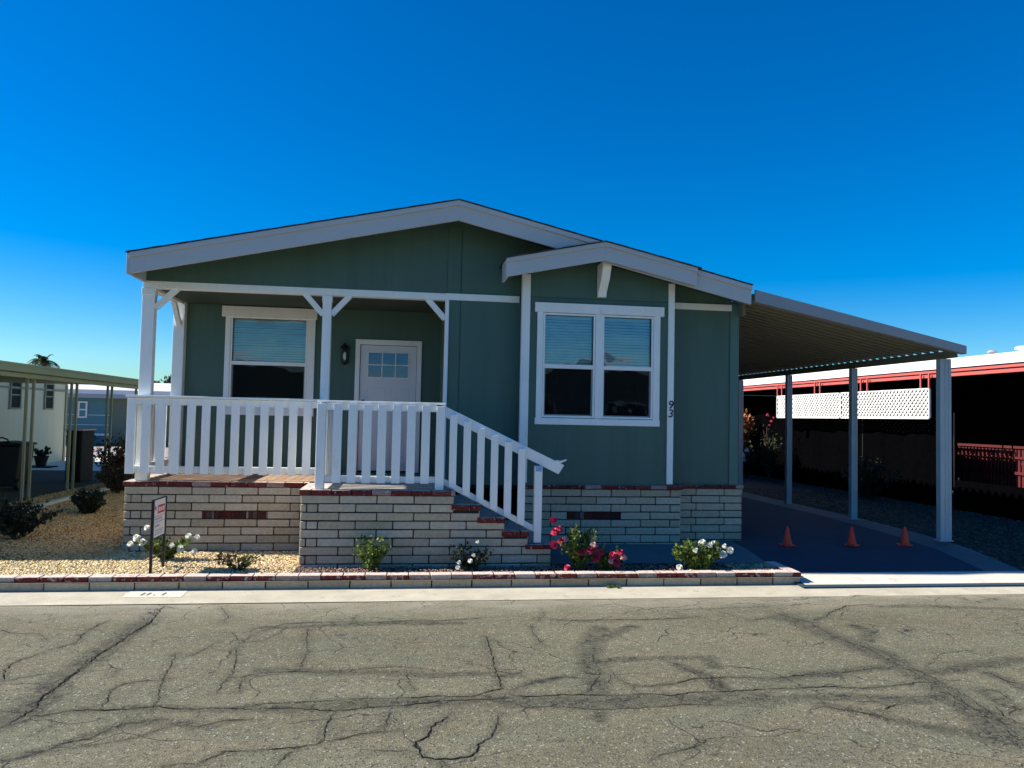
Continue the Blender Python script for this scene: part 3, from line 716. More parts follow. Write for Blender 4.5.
# ------------------------------------------------------------------ railings
def baluster(t, x, y, z0, z1, axis='x', w=.087, d=.036):
    mb = MB()
    if axis == 'x': mb.box(x-w/2, x+w/2, y-d, y, z0, z1)
    else: mb.box(x-d, x, y-w/2, y+w/2, z0, z1)
    return mb.build('baluster', M['white'], t, bevel=.003)
def rail(t, name, x0, x1, y0, y1, z0, z1, b=.004):
    mb = MB(); mb.box(x0, x1, y0, y1, z0, z1); return mb.build(name, M['white'], t, bevel=b)
def railings():
    t = thing('porch_railing', (-2., 9.1, FZ), 'long white wooden railing across the front of the raised porch', 'railing')
    rail(t, 'top_rail', -3.0, -.95, 9.06, 9.135, 1.71, 1.785); rail(t, 'cap_rail', -3.02, -.93, 9.02, 9.14, 1.787, 1.812)
    rail(t, 'bottom_rail', -2.99, -.95, 9.085, 9.135, .955, 1.03)
    x = -2.965
    while x < -1.0: baluster(t, x, 9.082 if True else 0, .945, 1.782); x += .1575
    s = thing('side_railing', (-2.98, 9.8, FZ), 'short white railing on the left edge of the porch, running back to the house corner', 'railing')
    rail(s, 'top_rail', -3.0, -2.94, 9.15, 10.44, 1.71, 1.785); rail(s, 'cap_rail', -3.045, -2.935, 9.145, 10.44, 1.787, 1.812)
    rail(s, 'bottom_rail', -2.995, -2.945, 9.15, 10.44, .955, 1.03)
    y = 9.2
    while y < 10.44: baluster(s, -3.002, y, .945, 1.78, 'y'); y += .155
    # landing
    l = thing('landing_railing', (-.2, 8.12, FZ), 'white wooden railing along the front of the brick landing beside the steps', 'railing')
    for x0, w in ((-.868, .088), (.345, .088)):
        mb = MB(); mb.box(x0, x0+w, 8.09, 8.178, .885, 1.752); mb.build('newel_post', M['white'], l, bevel=.004)
    rail(l, 'top_rail', -.78, .345, 8.135, 8.178, 1.69, 1.765); rail(l, 'cap_rail', -.87, .44, 8.125, 8.215, 1.767, 1.788)
    rail(l, 'bottom_rail', -.78, .345, 8.13, 8.175, .955, 1.018)
    x = -.66
    for k in range(7): baluster(l, x, 8.133, .948, 1.762-.006); x += .1495
    s = thing('landing_side_railing', (-.85, 8.6, FZ), 'short white railing running back from the landing to the middle porch post', 'railing')
    rail(s, 'top_rail', -.85, -.81, 8.18, 9.06, 1.69, 1.765); rail(s, 'bottom_rail', -.85, -.81, 8.18, 9.06, .955, 1.018)
    rail(s, 'cap_rail', -.88, -.79, 8.22, 9.02, 1.767, 1.788)
    y = 8.3
    while y < 9.05: baluster(s, -.81+.038, y, .948, 1.762, 'y'); y += .15
    # stair railing
    q = thing('stair_railing', (.9, 8.12, .4), 'sloping white stair railing going down to the right over the brick steps', 'railing')
    k1 = -.4675
    zt = lambda x: 1.756+k1*(x-.43)
    mb = MB(); mb.ext([(.435, zt(.435)), (1.715, zt(1.715)), (1.655, zt(1.655)-.105-.02), (.435, zt(.435)-.112)], 8.136, 8.176)
    mb.build('hand_rail', M['white'], q, bevel=.006)
    zb = lambda x: 1.005-.505*(x-.43)
    mb = MB(); mb.ext([(.435, zb(.435)), (1.40, zb(1.40)), (1.40, zb(1.40)-.068), (.435, zb(.435)-.068)], 8.136, 8.172)
    mb.build('bottom_rail', M['white'], q, bevel=.004)
    mb = MB(); mb.box(1.392, 1.472, 8.09, 8.172, .34, 1.145); mb.build('newel_post', M['white'], q, bevel=.004)
    x = .525
    for k in range(6):
        mb = MB(); a, b = x-.038, x+.038
        top = zt(x)-.045
        mb.ext([(a, top), (b, top), (b, zb(b)-.055), (a, zb(a)-.055)], 8.097, 8.133); mb.build('baluster', M['white'], q, bevel=.003); x += .1455
    mb = MB(); mb.box(1.40, 1.465, 8.0875, 8.0892, 1.09, 1.14); mb.build('tape_patch', M['bluetape'], q)
    mb = MB(); mb.tube([(1.62, 8.13, 1.2), (1.66, 8.10, 1.19), (1.73, 8.1, 1.215)], [.012, .016, .008], 6); mb.build('tied_rag', M['white'], q)
railings()
# ------------------------------------------------------------------ the home
XL, XR, YF, YB = -2.93, 4.09, 9.14, 24.
RX, RZ = .556, 4.062
def ztop(x): return RZ-(.2205*(RX-x) if x < RX else .233*(x-RX))
BX, BZ = 2.225, 3.665
def btop(x): return BZ-(.212*(BX-x) if x < BX else .225*(x-BX))

def text_mesh(s, size, loc, rot, mat, name, parent, shear=0., ext=.002):
    cu = bpy.data.curves.new(name, 'FONT'); cu.body = s; cu.size = size; cu.extrude = ext; cu.shear = shear
    cu.align_x = 'CENTER'; cu.align_y = 'CENTER'; cu.offset = size*.012
    tmp = bpy.data.objects.new('tmp', cu); COL.objects.link(tmp)
    dg = bpy.context.evaluated_depsgraph_get(); me = bpy.data.meshes.new_from_object(tmp.evaluated_get(dg))
    bpy.data.objects.remove(tmp); bpy.data.curves.remove(cu)
    me.transform(Matrix.Translation(Vector(loc)-org(parent)) @ rot.to_4x4())
    me.materials.clear(); me.materials.append(mat)
    o = bpy.data.objects.new(name, me); COL.objects.link(o); o.parent = parent; return o

def wall_hole(mb, x0, x1, z0, z1, y0, y1, holes):
    """wall across x with rectangular openings (hx0,hx1,hz0,hz1), all on one z band each"""
    if not holes: mb.box(x0, x1, y0, y1, z0, z1); return
    xs = x0
    for hx0, hx1, hz0, hz1 in holes:
        mb.box(xs, hx0, y0, y1, z0, z1)
        if hz0 > z0: mb.box(hx0, hx1, y0, y1, z0, hz0)
        if hz1 < z1: mb.box(hx0, hx1, y0, y1, hz1, z1)
        xs = hx1
    mb.box(xs, x1, y0, y1, z0, z1)

H = thing('manufactured_home', (.6, 9.14, 0), 'dark green single-storey home with grey-white gables, white trim, bay window and number 93', 'house')
def sash_window(x0, x1, z0, z1, zm, y, parent, blind_down, slat=.034, lower=True, glass_m='glass'):
    """casing is the window part itself; frame, pane and blind hang below it. y = wall face"""
    f = MB()
    f.box(x0-.022, x0, y-.015, y+.06, z0-.022, z1+.022); f.box(x1, x1+.022, y-.015, y+.06, z0-.022, z1+.022)
    f.box(x0, x1, y-.015, y+.06, z1, z1+.022); f.box(x0, x1, y-.015, y+.06, z0-.022, z0)
    f.box(x0, x1, y-.008, y+.03, zm-.024, zm+.024)
    f.build('frame', M['white'], parent, bevel=.002)
    q = MB(); q.box(x0+.015, x1-.015, y+.008, y+.010, z0+.015, zm-.027); q.build('insect_screen', M['bugscreen'], parent)
    s = MB()   # thin dark track round the lower sash
    for a, b, c, d in ((x0, x0+.014, z0, zm-.026), (x1-.014, x1, z0, zm-.026), (x0+.014, x1-.014, z0, z0+.014)): s.box(a, b, y+.012, y+.04, c, d)
    s.build('sash_track', paint('sash_grey', (.35, .37, .38), .5, .05), parent)
    p = MB(); p.box(x0+.001, x1-.001, y+.018, y+.022, zm+.025, z1-.001); p.box(x0+.015, x1-.015, y+.03, y+.034, z0+.015, zm-.027)
    p.build('pane', M[glass_m], parent)
    b = MB(); z = z1-.03
    b.box(x0+.006, x1-.006, y+.05, y+.075, z1-.028, z1-.003)
    while z > blind_down:
        # tilted slat
        b.add([(x0+.008, y+.05, z-.019), (x1-.008, y+.05, z-.019+R.uniform(-.003, .003)), (x1-.008, y+.068, z+.012), (x0+.008, y+.068, z+.012)], [(0, 1, 2, 3)])
        z -= slat*R.uniform(.94, 1.05)
    b.box(x0+.01, x1-.01, y+.052, y+.072, blind_down-.02, blind_down-.003)
    b.build('blind', M['blind'], parent, fix=False)

def home():
    # walls
    w = MB()
    BY = 8.92
    wall_hole(w, XL+.001, .48, FZ-.02, 3.1, 10.6, 10.7, [(-2.25, -1.31, 1.76, 2.885), (-.595, .185, FZ, 2.59)])
    w.box(.48, 1.36, YF, YF+.1, FZ-.03, 3.1)
    w.box(.48, .58, YF+.1, 10.6, FZ-.02, 3.1)
    w.box(3.19, XR, YF, YF+.1, .85, 3.1)
    w.box(XL, XL+.1, 10.7, YB, FZ-.02, 3.1); w.box(XR-.1, XR, YF+.1, YB, .85, 3.1); w.box(XL, XR, YB, YB+.1, .3, 3.1)
    w.build('wall', M['green'], H)
    # interior
    i = MB(); i.box(XL+.1, XR-.1, 10.72, YB, .80, .84); i.box(.6, XR-.1, YF+.1, 10.72, .80, .84)
    i.box(XL+.1, .58, 10.72, YB, 3.02, 3.06); i.box(.585, XR-.1, YF+.1, YB, 3.02, 3.06)
    i.box(-2.8, 4., 13, 13.1, .84, 3.02); i.box(1.36, 3.19, 9.021, 9.5, .82, .84)
    i.build('interior', M['dark_inside'], H)
    # bay
    b = MB(); wall_hole(b, 1.362, 3.19, .86, 3.07, BY, BY+.1, [(1.62, 2.20, 1.685, 2.865), (2.33, 2.91, 1.685, 2.865)])
    b.box(1.362, 1.462, BY+.1, YF+.1, .86, 3.3); b.box(3.09, 3.19, BY+.1, YF+.1, .86, 3.3)
    b.ext([(1.362, 3.073), (3.19, 3.073), (3.19, btop(3.19)-.15), (BX, BZ-.15), (1.362, btop(1.362)-.15)], BY-.004, BY+.1)
    b.build('bay_wall', M['green'], H)
    g = MB()
    g.ext([(XL+.01, 3.102), (XR-.005, 3.102), (XR-.005, ztop(XR)-.1), (RX, RZ-.1), (XL+.01, ztop(XL)-.1)], YF+.002, YF+.1)
    g.box(.478, .634, YF-.006, YF+.002, 3.102, 3.90); g.box(.505, .634, YF-.006, YF, FZ+.01, 3.02)
    g.build('gable_wall', M['green'], H)
    s = MB()
    for x, a, c in ((.474, 3.105, 3.87), (.636, 3.105, 3.87), (.636, FZ+.01, 3.02)): s.box(x, x+.006, YF-.003, YF+.003, a, c)
    s.box(1.45, 3.11, BY-.0015, BY+.002, 3.066, 3.073)
    s.build('panel_shadow_seam', M['seam_shadow'], H)  # thin raised strips painted dark as the panel seam shadow
    c = MB(); c.box(3.992, 4.094, YF-.016, YF+.0, .88, 3.12); c.box(XR, XR+.016, YF-.016, YF+.08, .88, 3.12)
    c.build('corner_board', M['green_trim'], H, bevel=.003)
    # white trim
    for a, b_, z0 in ((.46, 1.339, 3.022), (3.191, 4.005, 3.028)):
        t = MB(); t.box(a, b_, YF-.022, YF-.001, z0, z0+.078); t.build('band_trim', M['white'], H, bevel=.003)
    for a, b_, z0, z1 in ((1.36, 1.436, .9, btop(1.4)-.16), (3.114, 3.19, .90, btop(3.15)-.16)):
        t = MB(); t.box(a, b_, BY-.024, BY-.002, z0, z1)
        if a < 2: t.box(a-.02, a, BY-.024, BY+.06, z0, z1)
        t.build('corner_trim', M['white'], H, bevel=.003)
    # porch frame
    t = MB(); t.box(XL, .50, YF, YF+.12, 3.02, 3.1); o = t.build('porch_beam', M['white'], H, bevel=.004)
    t = MB(); t.box(XL, XL+.09, YF+.12, 10.46, 3.02, 3.1); t.build('porch_beam', M['white'], H, bevel=.004)
    for x0, x1, y0, z1 in ((XL-.002, -2.80, YF+.0, 3.02), (-.955, -.855, YF+.0, 3.02)):
        t = MB(); t.box(x0, x1, y0+.002, y0+.112, .862, z1)
        t.box(x0-.006, x1+.006, y0-.005, y0+.118, 2.94, z1-.001)
        t.build('porch_post', M['white'], H, bevel=.005)
    t = MB(); t.box(.46, .502, YF-.022, YF+.11, .885, 3.02); t.build('porch_post', M['white'], H, bevel=.003)
    t = MB(); t.box(-2.965, -2.83, 10.47, 10.598, .865, 3.1); t.build('porch_post', M['white'], H, bevel=.004)
    def brace(xa, za, xb, zb, y, ax='x'):
        d = Vector((xb-xa, zb-za)).normalized(); n = Vector((-d.y, d.x))*.032
        m = MB(); pts = [(xa+n.x, za+n.y), (xb+n.x, zb+n.y), (xb-n.x, zb-n.y), (xa-n.x, za-n.y)]
        if ax == 'x': m.ext(pts, y, y+.055)
        else: m.ext(pts, y, y+.055, 'x')
        m.build('brace', M['white'], H, bevel=.003)
    brace(-2.80, 2.80, -2.57, 3.03, YF+.02); brace(-.955, 2.80, -1.16, 3.03, YF+.02)
    brace(-.855, 2.80, -.65, 3.03, YF+.02); brace(.46, 2.80, .25, 3.03, YF+.02)
    brace(9.26, 2.80, 9.48, 3.03, XL+.01, 'y'); brace(10.47, 2.76, 10.2, 3.03, XL+.01, 'y')
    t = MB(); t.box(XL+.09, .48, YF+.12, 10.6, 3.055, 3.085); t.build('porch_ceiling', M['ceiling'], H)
    # roof
    r = MB(); th = .10
    EL, ER = -2.895, 4.012
    pts = [(EL+.001, ztop(EL)-.0), (RX, RZ), (ER, ztop(ER)), (ER, ztop(ER)-th), (RX, RZ-th), (EL+.001, ztop(EL)-th)]
    r.ext(pts, 8.62, YB+.4); roof = r.build('roof', M['soffit'], H)
    sh = MB()   # shingle courses on both slopes
    for sgn in (-1, 1):
        n = 26
        for k in range(n):
            a = RX+sgn*3.53*k/n; b_ = RX+sgn*3.53*(k+1)/n
            if sgn < 0: a, b_ = max(b_, EL-.035), a
            else: b_ = min(b_, ER+.008)
            if b_ <= a: continue
            lift = .001+.002*((k % 2))
            sh.ext([(a, ztop(a)+.003+lift), (b_, ztop(b_)+.003+lift), (b_, ztop(b_)+.013+lift), (a, ztop(a)+.013+lift)], 8.552, YB+.42)
    sh.build('shingles', M['shingle'], roof)
    f = MB()
    for a, b_ in ((EL, RX), (RX, ER)):
        f.ext([(a, ztop(a)-.001), (b_, ztop(b_)-.001), (b_, ztop(b_)-.222), (a, ztop(a)-.222)], 8.585, 8.62)
    f.build('fascia', M['fascia'], H, bevel=.003)
    f = MB()
    for a, b_ in ((EL, RX), (RX, ER+.003)):
        f.ext([(a, ztop(a)-.0), (b_, ztop(b_)-.0), (b_, ztop(b_)-.055), (a, ztop(a)-.055)], 8.562, 8.583)
    f.build('drip_board', M['fascia'], H, bevel=.003)
    f = MB(); f.box(EL-.03, EL-.001, 8.585, YB+.4, ztop(EL)-.222, ztop(EL)-.005); f.build('eave_fascia', M['fascia'], H, bevel=.003)
    f = MB(); f.box(XL+.01, XL+.1, YF+.1, YB, 3.1, ztop(XL)-.1); f.build('eave_wall', M['green'], H)
    f = MB(); f.box(XR-.1, XR, YF+.1, YB, 3.1, ztop(XR)-.1); f.build('eave_wall', M['green'], H)
    # bay roof
    y0b = 8.52
    r = MB(); e0, e1 = 1.095, 3.315
    r.ext([(e0+.03, btop(e0)-.005), (BX, BZ-.005), (e1, btop(e1)-.005), (e1, btop(e1)-.09), (BX, BZ-.09), (e0+.03, btop(e0)-.09)], y0b+.035, YF+.0)
    br = r.build('bay_roof', M['soffit'], H)
    sh = MB()
    for sgn in (-1, 1):
        n = 9; L = 1.14
        for k in range(n):
            a = BX+sgn*L*k/n; b_ = BX+sgn*L*(k+1)/n
            if sgn < 0: a, b_ = b_, a
            lift = .001+.002*(k % 2)
            sh.ext([(a, btop(a)+lift), (b_, btop(b_)+lift), (b_, btop(b_)+.012+lift), (a, btop(a)+.012+lift)], y0b-.04, YF+.0)
    sh.build('shingles', M['shingle'], br)
    f = MB()
    for a, b_ in ((e0, BX), (BX, e1)):
        f.ext([(a, btop(a)-.001), (b_, btop(b_)-.001), (b_, btop(b_)-.208), (a, btop(a)-.208)], y0b, y0b+.035)
    f.box(e0, e0+.03, y0b+.035, 8.90, btop(e0)-.208, btop(e0)-.004)
    f.build('bay_fascia', M['fascia'], H, bevel=.003)
    f = MB()
    for a, b_ in ((e0-.0, BX), (BX, e1+.004)):
        f.ext([(a, btop(a)), (b_, btop(b_)), (b_, btop(b_)-.05), (a, btop(a)-.05)], y0b-.022, y0b-.002)
    f.build('bay_drip_board', M['fascia'], H, bevel=.002)
    # bracket under the bay ridge
    prof = [(BY-.004, 3.475), (8.64, 3.475), (8.64, 3.41), (8.665, 3.37), (8.72, 3.27), (8.80, 3.19), (8.845, 3.14), (8.85, 3.09), (BY-.004, 3.09)]
    m = MB(); m.ext(prof, 2.235, 2.335, 'x'); m.build('bracket', M['white'], H, bevel=.004)
    # bay window
    m = MB(); y = BY
    m.box(1.525, 1.595, y-.022, y-.002, 1.655, 2.895); m.box(2.945-.01, 3.015, y-.022, y-.002, 1.655, 2.895); m.box(2.225, 2.307, y-.022, y-.002, 1.66, 2.895)
    m.box(1.515, 3.02, y-.026, y-.002, 1.58, 1.656)
    m.box(1.494, 3.058, y-.036, y-.002, 2.892, 3.005)
    W = m.build('window', M['white'], H, bevel=.003); W['label'] = 'white-framed double bay window with half-lowered blinds'
    sash_window(1.62, 2.20, 1.685, 2.865, 2.262, y, W, 2.27)
    sash_window(2.33, 2.91, 1.685, 2.865, 2.262, y, W, 2.27)
    # porch window
    y = 10.6
    m = MB(); m.box(-2.342, -2.275, y-.022, y-.002, 1.72, 2.91); m.box(-1.285, -1.19, y-.022, y-.002, 1.72, 2.91); m.box(-2.36, -1.18, y-.03, y-.002, 1.61, 1.74)
    m.box(-2.39, -1.17, y-.036, y-.002, 2.9, 3.04)
    W = m.build('window', M['white'], H, bevel=.003); W['label'] = 'tall white-framed window on the shaded porch'
    sash_window(-2.25, -1.31, 1.76, 2.885, 2.295, y, W, 2.31)
    # door
    m = MB(); m.box(-.656, -.595, y-.022, y-.002, FZ, 2.66); m.box(.165, .228, y-.022, y-.002, FZ, 2.66); m.box(-.595, .165, y-.022, y-.002, 2.59, 2.66)
    D = m.build('door', M['white'], H, bevel=.003); D['label'] = 'pale grey front door with a six-pane light'
    s = MB(); wall_hole(s, -.59, .16, FZ+.02, 2.585, y+.008, y+.05, [(-.49, .055, 2.155, 2.49)])
    s.build('door_slab', M['door'], D, bevel=.002)
    s = MB()
    for x in (-.495, -.305, -.128, .048): s.box(x, x+.014, y+.002, y+.030, 2.15, 2.495)
    for z in (2.145, 2.316, 2.486): s.box(-.495, .062, y+.003, y+.029, z, z+.013)
    s.build('glazing_bars', M['white'], D, bevel=.002)
    s = MB(); s.box(-.55, .10, y+.06, y+.07, 2.1, 2.55); s.build('curtain', M['blind'], D)
    s = MB(); s.box(-.49, .055, y+.032, y+.036, 2.157, 2.488); s.build('pane', M['glass_door'], D)
    s = MB()
    for x0, x1 in ((-.49, -.25), (-.18, .06)):
        for a, b_, c, d in ((x0, x0+.012, 1.0, 2.0), (x1-.012, x1, 1.0, 2.0), (x0+.012, x1-.012, 1.0, 1.012), (x0+.012, x1-.012, 1.988, 2.0)): s.box(a, b_, y+.003, y+.009, c, d)
    s.build('moulding', M['door'], D, bevel=.002)
    s = MB(); s.tube([(-.54, y+.008, 1.82), (-.54, y-.05, 1.82)], [.012, .012]); s.lathe((-.54, y-.05, 1.79), [(.001, 0), (.022, .008), (.028, .03), (.022, .052), (.001, .06)]); s.build('handle', M['black'], D, smooth=True)
    # number
    rot = Matrix.Rotation(rad(90), 3, 'X')
    text_mesh('9', .135, (3.152, BY-.027, 1.838), rot, M['black'], 'house_number', H, .12)
    text_mesh('3', .135, (3.152, BY-.027, 1.735), rot, M['black'], 'house_number', H, .12)
    # brick skirting, bay and right of it
    CH = .0888; z0 = .835-CH*9
    mb = MB(); vb = MB(); ml = MB()
    for k in range(9):
        a = z0+k*CH; odd = (8-k) % 2 == 1
        if k == 5:
            course(mb, 'x', 1.365, 1.92, 8.905, a, a+CH, None, .36); course(mb, 'x', 2.56, 3.30, 8.905, a, a+CH, None, .36)
            x = 1.925
            while x < 2.555:
                w = R.choice((.04, .06, .09)); vb.box(x, x+w-.012, 8.915, 8.97, a+.006, a+CH-.006, .003); x += w
        else: course(mb, 'x', 1.365, 3.30, 8.905, a, a+CH, None, .36, units=[.18] if odd else None)
        course(mb, 'x', 3.31, 4.16, 9.12, a, a+CH, None, .36, units=[.2] if odd else [.26])
        course(mb, 'y', 9.215, 16, 4.16, a, a+CH, None, .36, sign=1, units=[.1] if odd else None)
        course(mb, 'y', 9.0, 9.12, 3.30, a, a+CH, None, .36, sign=1)
        course(ml, 'y', 10.62, 20, XL-.02, a, a+CH, None, .36, sign=-1)
    ml.build('brick_skirting', M['brick'], H)
    SK = mb.build('brick_skirting', M['brick'], H, bevel=.006)
    vb.build('vent_bricks', M['vent'], SK, bevel=.003)
    m = MB(); m.box(1.57, 3.29, 8.92, 9.13, -.05, .84); m.box(3.29, 4.15, 9.135, 9.24, -.05, .84); m.box(4.0, 4.15, 9.24, YB, -.05, .84); m.box(-2.94, -2.8, 10.63, YB, -.05, .84); m.build('mortar', M['mortar'], SK)
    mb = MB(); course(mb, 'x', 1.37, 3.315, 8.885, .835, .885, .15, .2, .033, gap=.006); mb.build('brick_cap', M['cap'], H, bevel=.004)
    mb = MB(); course(mb, 'x', 3.32, 4.175, 9.10, .835, .885, .15, .2, .033, gap=.006)
    course(mb, 'y', 9.14, 16, 4.175, .835, .885, .15, .2, .08, sign=1, gap=.006)
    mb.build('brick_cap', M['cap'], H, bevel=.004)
home()

# wall lantern by the door
L = thing('wall_lantern', (-.79, 10.6, 2.43), 'small black wall lantern mounted left of the front door', 'lantern')
m = MB(); m.lathe((-.79, 10.52, 2.53), [(.004, .075), (.012, .06), (.02, .045), (.055, .02), (.068, 0), (.06, -.006), (.004, -.008)][::-1], 14); m.build('cap', M['black'], L, smooth=False)
m = MB()
for k in range(6):
    a = k*math.pi/3; m.tube([(-.79+.055*math.cos(a), 10.52+.055*math.sin(a), 2.525), (-.79+.045*math.cos(a), 10.52+.045*math.sin(a), 2.35)], .005, 5)
m.lathe((-.79, 10.52, 2.33), [(.01, -.03), (.03, -.015), (.05, 0), (.05, .02), (.01, .022)], 14)
m.build('cage', M['black'], L)
m = MB(); m.box(-.82, -.76, 10.575, 10.597, 2.36, 2.56); m.tube([(-.79, 10.59, 2.5), (-.79, 10.56, 2.57), (-.79, 10.52, 2.6)], .008, 6); m.build('backplate', M['black'], L)
m = MB(); m.lathe((-.79, 10.52, 2.36), [(.008, 0), (.016, .02), (.024, .06), (.018, .1), (.004, .12)], 12); m.build('bulb', M['bulb'], L, smooth=True)

# ------------------------------------------------------------------ carport
def carport():
    t = thing('carport', (5.4, 8.6, 0), 'metal carport roof on slim grey posts, sloping down right of the green home', 'carport')
    def lz(x): return 3.135-.2065*(x-4.1)
    Y0, Y1 = 8.66, 22.
    V = []; F = []
    y = Y0; ring = []
    p = .165
    while y < Y1:
        ring += [(y, 0), (y+.062, 0), (y+.072, .055), (y+.155, .055)]
        y += p
    xs = [4.1, 5, 5.9, 6.718]
    for (yy, dz) in ring:
        for x in xs: V.append((x, yy, lz(x)+dz))
    n = len(xs)
    for j in range(len(ring)-1):
        for i in range(n-1): a = j*n+i; F.append((a, a+1, a+n+1, a+n))
    mb = MB(); mb.v = V; mb.f = F; mb.m = [0]*len(F)
    o = mb.build('roof_sheet', M['carsheet'], t, fix=False)
    s = o.modifiers.new('th', 'SOLIDIFY'); s.thickness = .002
    mb = MB()
    mb.ext([(4.062, 3.215), (6.79, 2.643), (6.79, 2.543), (4.062, 3.07)], 8.585, 8.615)
    mb.ext([(4.062, 3.10), (6.79, 2.573), (6.79, 2.543), (4.062, 3.07)], 8.6155, 8.68)
    mb.build('fascia', M['carfascia'], t, bevel=.003)
    mb = MB(); mb.box(6.69, 6.704, 8.63, Y1, 2.50, lz(6.705)-.004); mb.build('beam', M['carsheet'], t)
    mb = MB(); mb.box(4.096, 4.13, 9.0, Y1, 2.96, 3.12); mb.build('ledger', M['carsheet'], t)
    ys = [8.85, 10.82, 12.79, 14.76, 16.73, 18.7, 20.67]
    for i, yy in enumerate(ys):
        w = .072 if i == 0 else .045
        mb = MB(); x = 6.683
        mb.box(x-w, x+w, yy-.03, yy+.05, .24, 2.498)
        mb.box(x-w-.003, x-w*.55, yy-.036, yy-.03, .24, 2.498); mb.box(x+w*.55, x+w+.003, yy-.036, yy-.03, .24, 2.498)
        mb.box(x-w*.12, x+w*.12, yy-.036, yy-.03, .24, 2.498)
        mb.box(x-w-.02, x+w+.02, yy-.05, yy+.07, .236, .25)
        mb.build('post', M['carpost'], t, bevel=.003)
carport()

# ------------------------------------------------------------------ cones
def cone():
    t = thing('traffic_cone', (0, 0, 0), 'x', 'cone', 'small cones in a row across the driveway')
    m = MB(); m.lathe((0, 0, 0), [(.062, .012), (.058, .02), (.042, .08), (.026, .16), (.013, .222), (.010, .226), (.002, .226)], 20); m.build('cone_body', M['cone'], t, smooth=True)
    m = MB(); m.box(-.078, .078, -.078, .078, 0, .013); m.build('base', M['cone'], t, bevel=.006)
    return t
c0 = cone()
for i, (x, lab, rz) in enumerate(((4.60, 'small orange cone nearest the brick wall, darkest in the carport shade', .2), (5.43, 'small orange cone in the middle of the three on the driveway', .5), (6.13, 'small orange cone nearest the front carport post', -.3))):
    c = c0 if i == 0 else copy_tree(c0)
    c.location = (x, 8.82, drive_z(8.82)+.012); c.rotation_euler = (0, 0, rz); c['label'] = lab

# ------------------------------------------------------------------ yard sign
def sign():
    t = thing('yard_sign', (-2.31, 7.96, .1), 'white and red real estate sign on a black wire-thin metal frame in the gravel', 'sign')
    m = MB()
    for y in (7.762, 8.15): m.box(-2.325, -2.300, y-.012, y+.012, .05, .80)
    for z in (.79, .42, .245): m.box(-2.320, -2.305, 7.774, 8.138, z, z+.014)
    m.build('frame', M['black'], t, bevel=.002)
    p = MB(); p.box(-2.316, -2.309, 7.775, 8.137, .435, .79); P = p.build('panel', M['sign'], t)
    # ink on both faces: red band, red star, rows of small grey marks
    for fx, s in ((-2.3085, 1), (-2.3165, -1)):
        a, b = (fx, fx+.0015) if s > 0 else (fx-.0015, fx)
        r = MB(); r.box(a, b, 7.90, 8.11, .655, .735)
        r.ext([(7.80+.03*math.cos(2*math.pi*k/10+1.57)*(1 if k % 2 == 0 else .45)+.03, .715+.03*math.sin(2*math.pi*k/10+1.57)*(1 if k % 2 == 0 else .45)) for k in range(10)], a, b, 'x')
        r.box(a, b, 7.79, 8.12, .63, .634)
        r.build('red_band', M['signred'], P)
        y = 7.915
        for wd in (.03, .02, .028, .012, .03, .02): w = MB(); w.box(b+.0004 if s > 0 else a-.0016, b+.0016 if s > 0 else a-.0004, y, y+wd*.8, .675, .715); y += .031; w.build('white_mark', M['signwhite'], P)
        for z, h, n in ((.60, .014, 8), (.575, .008, 10), (.53, .022, 6), (.495, .008, 11), (.475, .008, 9), (.455, .008, 10)):
            y = 7.83; g = MB()
            for k in range(n):
                wd = R.uniform(.012, .024); g.box(a, b, y, y+wd, z, z+h); y += wd+.008
                if y > 8.09: break
            g.build('text_line', M['signink'], P)
sign()
# ------------------------------------------------------------------ plants
def flower_mesh(size, mat):
    """rounded rose head of overlapping cupped petals"""
    V = []; F = []
    for ring, (n, r, z, tilt) in enumerate(((3, .16, .30, 1.25), (5, .26, .18, 1.0), (6, .38, .02, .65), (7, .46, -.10, .25))):
        for k in range(n):
            a = 2*math.pi*k/n+ring*.5+R.uniform(-.15, .15)
            ca, sa = math.cos(a), math.sin(a); o = len(V)
            w = .30+.05*ring; hh = .42
            for u in (-1, -.5, .5, 1):
                for v in (0, .55, 1):
                    rr = r*.35+math.cos(tilt)*hh*v+.05*v*v; zz = z+math.sin(tilt)*hh*v-.12*(1 if v == 1 else 0)*(1-abs(u)*.3)
                    ww = u*w*(.45+.75*v-.35*v*v*abs(u)); rr -= .10*u*u
                    V.append(((rr*ca-ww*sa)*size+R.uniform(-.01, .01)*size, (rr*sa+ww*ca)*size, zz*size))
            for i in range(3):
                for j in range(2): p = o+i*3+j; F.append((p, p+3, p+4, p+1))
    mb = MB(); mb.v = V; mb.f = F; mb.m = [0]*len(F); return mb

